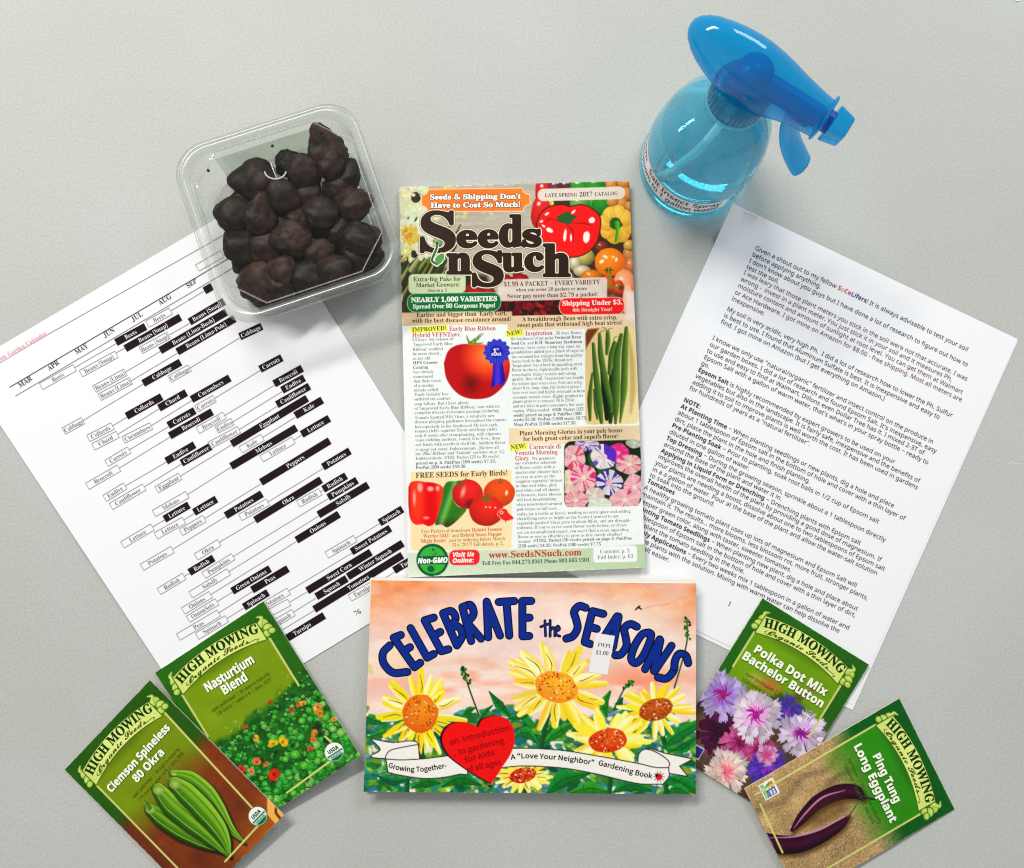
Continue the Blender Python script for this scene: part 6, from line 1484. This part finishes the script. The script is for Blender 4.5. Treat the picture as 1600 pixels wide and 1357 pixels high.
        me.polygons.foreach_set('use_smooth', np.ones(len(me.polygons), bool)); me.materials.append(m)
        zmin = min(v.co.z for v in me.vertices); zmax = max(v.co.z for v in me.vertices)
        cz = min(max(c[2], 0.0036-zmin), 0.0365-zmax)
        c = P(*k(x, y), cz)
        lim = 0.0478+0.0026*min(1, cz/.03)-rad*.98; qx, qy = c[0]-TUBC[0], c[1]-TUBC[1]; ca, sa = TUBC[2], TUBC[3]
        ux, uy = qx*ca+qy*sa, -qx*sa+qy*ca; ux, uy = max(-lim, min(lim, ux)), max(-lim, min(lim, uy))
        over = math.hypot(max(0, abs(ux)-lim+.010), max(0, abs(uy)-lim+.010))
        if over > .010: f = .010/over; ux = math.copysign(lim-.010+(abs(ux)-lim+.010)*f, ux); uy = math.copysign(lim-.010+(abs(uy)-lim+.010)*f, uy)
        c = np.array([TUBC[0]+ux*ca-uy*sa, TUBC[1]+ux*sa+uy*ca, cz])
        o = bpy.data.objects.new('chocolate_lump', me); C.objects.link(o); o.location = c
        tag(o, lab, 'chocolate', 'dark chocolate lumps inside the clear tub')
    for j, (x, y, lab) in enumerate(((262, 476, 'tiny dark crumb lying alone near the left corner of the clear tub'), (610, 341, 'tiny dark crumb on the green label, above the thumb notch'), (880, 272, 'dark crumb beside the jagged tip of the topmost chocolate lump'))):
        bm = bmesh.new(); bmesh.ops.create_icosphere(bm, subdivisions=2, radius=.0009)
        for v in bm.verts: v.co *= 1+.4*mnoise.noise(v.co*1400+Vector((j*5, 0, 0)))
        me = bpy.data.meshes.new('chocolate_crumb'); bm.to_mesh(me); bm.free(); me.materials.append(m)
        o = bpy.data.objects.new('chocolate_crumb', me); C.objects.link(o); o.location = P(*k(x, y), .0362+.0012-.0008 if j != 2 else .030)
        if j != 2: o.location.z = .0362+.0012-.0011
        tag(o, lab, 'crumb', 'chocolate crumbs in the clear tub')

# ------------------------------------------------------------------ spray bottle
def revolve(name, prof, c, mat, parent, n=64, cap0=False, cap1=False, a0=0.0, a1=2*math.pi, smooth=True, rib=None):
    V = []; Fc = []; full = abs(a1-a0-2*math.pi) < 1e-6; m = n if full else n+1
    for r, z in prof:
        for k in range(m):
            q = a0+(a1-a0)*k/n; rr = r*(1+(rib(q, z) if rib else 0)); V.append((c[0]+rr*math.cos(q), c[1]+rr*math.sin(q), z))
    for l in range(len(prof)-1):
        for k in range(n if not full else m):
            k2 = (k+1) % m
            if not full and k == n: continue
            Fc.append((l*m+k, l*m+k2, (l+1)*m+k2, (l+1)*m+k))
    if cap0: Fc.append(tuple(range(m-1, -1, -1)))
    if cap1: Fc.append(tuple((len(prof)-1)*m+k for k in range(m)))
    return mesh_obj(name, V, Fc, mat, parent, smooth=smooth)

def blue_plastic(name, col, tint, mixf, rough=.22):
    m = bpy.data.materials.new(name); m.use_nodes = True; nt = m.node_tree; nt.nodes.clear()
    out = nt.nodes.new('ShaderNodeOutputMaterial')
    tr = nt.nodes.new('ShaderNodeBsdfTransparent'); tr.inputs['Color'].default_value = (*tint, 1)
    df = nt.nodes.new('ShaderNodeBsdfDiffuse'); df.inputs['Color'].default_value = (*col, 1)
    tl = nt.nodes.new('ShaderNodeBsdfTranslucent'); tl.inputs['Color'].default_value = (*col, 1)
    gl = nt.nodes.new('ShaderNodeBsdfGlossy'); gl.inputs['Roughness'].default_value = rough
    fr = nt.nodes.new('ShaderNodeFresnel')
    ge = nt.nodes.new('ShaderNodeNewGeometry'); mr = nt.nodes.new('ShaderNodeMapRange')   # thin film: same reflection from either face
    mr.inputs['To Min'].default_value = 1.49; mr.inputs['To Max'].default_value = 1.0/1.49
    nt.links.new(ge.outputs['Backfacing'], mr.inputs['Value']); nt.links.new(mr.outputs['Result'], fr.inputs['IOR'])
    a = nt.nodes.new('ShaderNodeMixShader'); a.inputs[0].default_value = .45
    b = nt.nodes.new('ShaderNodeMixShader'); b.inputs[0].default_value = mixf
    c = nt.nodes.new('ShaderNodeMixShader')
    nt.links.new(df.outputs[0], a.inputs[1]); nt.links.new(tl.outputs[0], a.inputs[2])
    nt.links.new(a.outputs[0], b.inputs[1]); nt.links.new(tr.outputs[0], b.inputs[2])
    nt.links.new(fr.outputs[0], c.inputs[0]); nt.links.new(b.outputs[0], c.inputs[1]); nt.links.new(gl.outputs[0], c.inputs[2])
    nt.links.new(c.outputs[0], out.inputs['Surface'])
    return m

def build_bottle():
    b = P(1080, 261, 0)[:2]
    root = empty('spray_bottle', (b[0], b[1], 0), 'clear spray bottle of light blue liquid with a bright blue trigger head', 'spray bottle')
    MW = clear_plastic('clear_bottle_plastic', (0.64, 0.95, 1.0), 0.06, 0.27, (0.20, 0.80, 0.95))
    prof = [(.0, .004), (.024, .0035), (.0300, .0012), (.0350, .0006), (.0366, .003), (.0370, .006), (.0366, .009), (.0362, .0105), (.0360, .029), (.0366, .0305), (.0368, .033), (.0362, .042), (.0345, .056), (.0316, .068), (.0275, .079), (.0222, .0885), (.0168, .0945), (.0148, .097), (.0145, .1)]
    revolve('bottle_body', prof, b, MW, root, 72)
    # liquid
    m = bpy.data.materials.new('blue_liquid'); m.use_nodes = True; nt = m.node_tree; bs = nt.nodes['Principled BSDF']
    bs.inputs['Base Color'].default_value = (1, 1, 1, 1); bs.inputs['Transmission Weight'].default_value = 1.0; bs.inputs['Roughness'].default_value = 0.0; bs.inputs['IOR'].default_value = 1.33
    va = nt.nodes.new('ShaderNodeVolumeAbsorption'); va.inputs['Color'].default_value = (0.0, 0.86, 1.0, 1); va.inputs['Density'].default_value = 25.0
    nt.links.new(va.outputs[0], nt.nodes['Material Output'].inputs['Volume'])
    ins = [(.0, .0050), (.024, .0045), (.0300, .0022), (.0345, .0016), (.0356, .004), (.0358, .0075), (.0352, .0105), (.0350, .029), (.0356, .0315), (.0356, .036), (.0352, .042), (.0336, .0555), (.0330, .058), (.0, .058)]
    revolve('liquid', ins, b, m, root, 72)
    # label strip around the lower body
    ml = plain('label_strip_paper', (0.86, 0.865, 0.88), .55, .3)
    A0, A1 = math.radians(140), math.radians(300)
    c0 = (.0363, .0121); c1 = (.0363, .0249)
    lab = revolve('paper_label', [(.0364, .0122), (.0362, .0205), (.0362, .0288)], b, ml, root, 48, a0=A0, a1=A1)
    V = []; Fc = []; n = 0
    def wrap(t, z, h, a_from, a_to):
        nonlocal n
        tot = advance(t, 'sans'); pen = 0
        for ch in t:
            v, fs, adv = GL[('sans', ch)]
            for q in range(3):
                if len(v):
                    aa = a_from+(a_to-a_from)*((v[:, 0]+pen+.012*q)/tot); zz = z+v[:, 1]*h
                    for a_, z_ in zip(aa, zz): V.append((b[0]+.0365*math.cos(a_)+q*0, b[1]+.0365*math.sin(a_), z_+q*1e-6))
                    Fc.extend([tuple(i+n for i in f) for f in fs]); n += len(v)
            pen += adv
    wrap('Epsom   Salt Insect Spray', .0222, .0078, math.radians(152), math.radians(291))
    wrap('1 tablespoom to 1 gallon water', .0146, .0078, math.radians(142), math.radians(292))
    mesh_obj('label_lettering', V, Fc, plain('label_toner', (.02, .02, .025), .6, .2), lab)
    # neck ring and ribbed collar
    MC = blue_plastic('collar_plastic', (.0, .24, .42), (.15, .70, .9), .25, .3)
    revolve('neck_ring', [(.0150, .0962), (.0172, .0966), (.0176, .0978), (.0172, .099), (.0150, .0994)], b, MW, root, 48)
    revolve('ribbed_collar', [(.0155, .0995), (.0168, .0998), (.0172, .101), (.0168, .1125), (.0150, .1142), (.009, .1146)], b, MC, root, 144, cap1=True, rib=lambda q, z: .022*math.cos(q*36) if .0998 < z < .113 else 0)
    # dip tube bending towards the wall
    mt = plain('dip_tube_plastic', (.62, .86, .92), .35, .4)
    ta = math.radians(205)
    tp = smooth_path([(0, 0, .108), (.000, -.001, .090), (-.003, -.004, .066), (-.010, -.009, .040), (-.019, -.010, .018), (-.0275, -.008, .0085)], 8)
    tube('dip_tube', [(b[0]+x, b[1]+y, z) for x, y, z in tp], .0026, mt, root, 14)
    # trigger head
    h = math.radians(-32.2); hx, hy = math.cos(h), math.sin(h)
    def W(s, t, z): t = t+.0034; return (b[0]+s*hx-t*hy, b[1]+s*hy+t*hx, z)
    MH = blue_plastic('blue_head_plastic', (.0, .43, .80), (.05, .70, .97), .64, .08)
    MI = blue_plastic('inner_pump_plastic', (.0, .17, .60), (.05, .4, .8), .15, .3)
    # hood sections: s, half width, z bottom, z top, fullness
    sec = [(-.0428, .0004, .1300, .1308), (-.0422, .0034, .1282, .1330), (-.0402, .0062, .1256, .1356), (-.0362, .0090, .1216, .1384), (-.031, .0112, .1176, .1406), (-.024, .0130, .1136, .1424), (-.016, .0145, .1100, .1438), (-.008, .0154, .1074, .1442), (.000, .0157, .1060, .1436), (.008, .0153, .1062, .1420), (.016, .0142, .1084, .1398), (.024, .0126, .1112, .1374), (.032, .0115, .1128, .1352), (.040, .0107, .1134, .1334), (.0445, .0104, .1136, .1326)]
    n = 36; V = []; Fc = []
    for (s, w, zb, zt) in sec:
        zm = zb+(zt-zb)*.40
        for k in range(n):
            q = 2*math.pi*k/n; cq, sq = math.cos(q), math.sin(q)
            e = .74 if sq < 0 else .92
            x = w*math.copysign(abs(cq)**e, cq); z = zm+((zt-zm) if sq > 0 else (zm-zb))*math.copysign(abs(sq)**e, sq)
            V.append(W(s, x, z))
    for l in range(len(sec)-1):
        for k in range(n): Fc.append((l*n+k, l*n+(k+1) % n, (l+1)*n+(k+1) % n, (l+1)*n+k))
    Fc.append(tuple(range(n-1, -1, -1)))
    mesh_obj('hood', V, Fc, MH, root, smooth=True)
    def boxy(name, s0, s1, w0, w1, z0, z1, y0, y1, mat, par, e=.35, m=28):
        V = []; Fc = []
        L = [(s0, .93), (s0+.0006, 1), (s1-.0006, 1), (s1, .93)]
        for j, (s, f) in enumerate(L):
            t = (s-s0)/(s1-s0); w = (w0+(w1-w0)*t)*f; za = z0+(z1-z0)*t; ha = (y0+(y1-y0)*t)*f
            for k in range(m):
                q = 2*math.pi*k/m; V.append(W(s, w*math.copysign(abs(math.cos(q))**e, math.cos(q)), za+ha*math.copysign(abs(math.sin(q))**e, math.sin(q))))
        for l in range(3):
            for k in range(m): Fc.append((l*m+k, l*m+(k+1) % m, (l+1)*m+(k+1) % m, (l+1)*m+k))
        Fc.append(tuple(range(m-1, -1, -1))); Fc.append(tuple(3*m+k for k in range(m)))
        return mesh_obj(name, V, Fc, mat, par, smooth=False)
    boxy('hood_rim', .0440, .0458, .0112, .0112, .1231, .1229, .0103, .0101, MH, root, .5)
    boxy('nozzle_stem', .0440, .0500, .0062, .0062, .1225, .1224, .006, .006, MI, root, 1.0)
    nz = boxy('nozzle', .0488, .0590, .0086, .0068, .1222, .1220, .0084, .0068, MH, root, .4)
    boxy('pump_barrel', -.004, .043, .0068, .0062, .1205, .1215, .0062, .0060, MI, root, 1.0)
    tube('pump_column', [W(0, 0, .108), W(0, 0, .118), W(0, 0, .1275)], [.0125, .0118, .0098], MI, root, 24)
    # trigger lever: a curved tapering blade hanging under the nose
    cl = smooth_path([(.0290, .1185), (.0318, .1080), (.0368, .0965), (.0440, .0855), (.0535, .0755), (.0570, .0725)], 8)
    wd = np.interp(np.linspace(0, 1, len(cl)), [0, .2, .45, .75, .95, 1], [.0066, .0078, .0084, .0086, .0082, .0068])
    V = []; Fc = []; m = 16
    for i in range(len(cl)):
        d = cl[min(i+1, len(cl)-1)]-cl[max(i-1, 0)]; d /= np.linalg.norm(d); nn = np.array([-d[1], d[0]])
        th = .0022 if i < len(cl)-2 else .0015
        for k in range(m):
            q = 2*math.pi*k/m; lx = wd[i]*math.copysign(abs(math.cos(q))**.6, math.cos(q)); ly = th*math.copysign(abs(math.sin(q))**.6, math.sin(q))-.0022*(lx/.007)**2
            pz = cl[i]+nn*ly; V.append(W(pz[0], lx, pz[1]))
    for l in range(len(cl)-1):
        for k in range(m): Fc.append((l*m+k, l*m+(k+1) % m, (l+1)*m+(k+1) % m, (l+1)*m+k))
    Fc.append(tuple(range(m-1, -1, -1))); Fc.append(tuple((len(cl)-1)*m+k for k in range(m)))
    mesh_obj('trigger', V, Fc, MH, root, smooth=True)
    tube('trigger_link', [W(.030, 0, .1165), W(.036, 0, .1125), W(.040, 0, .1135)], .0042, MI, root, 14)
TUBC = build_tub()
build_chocolates()
build_bottle()
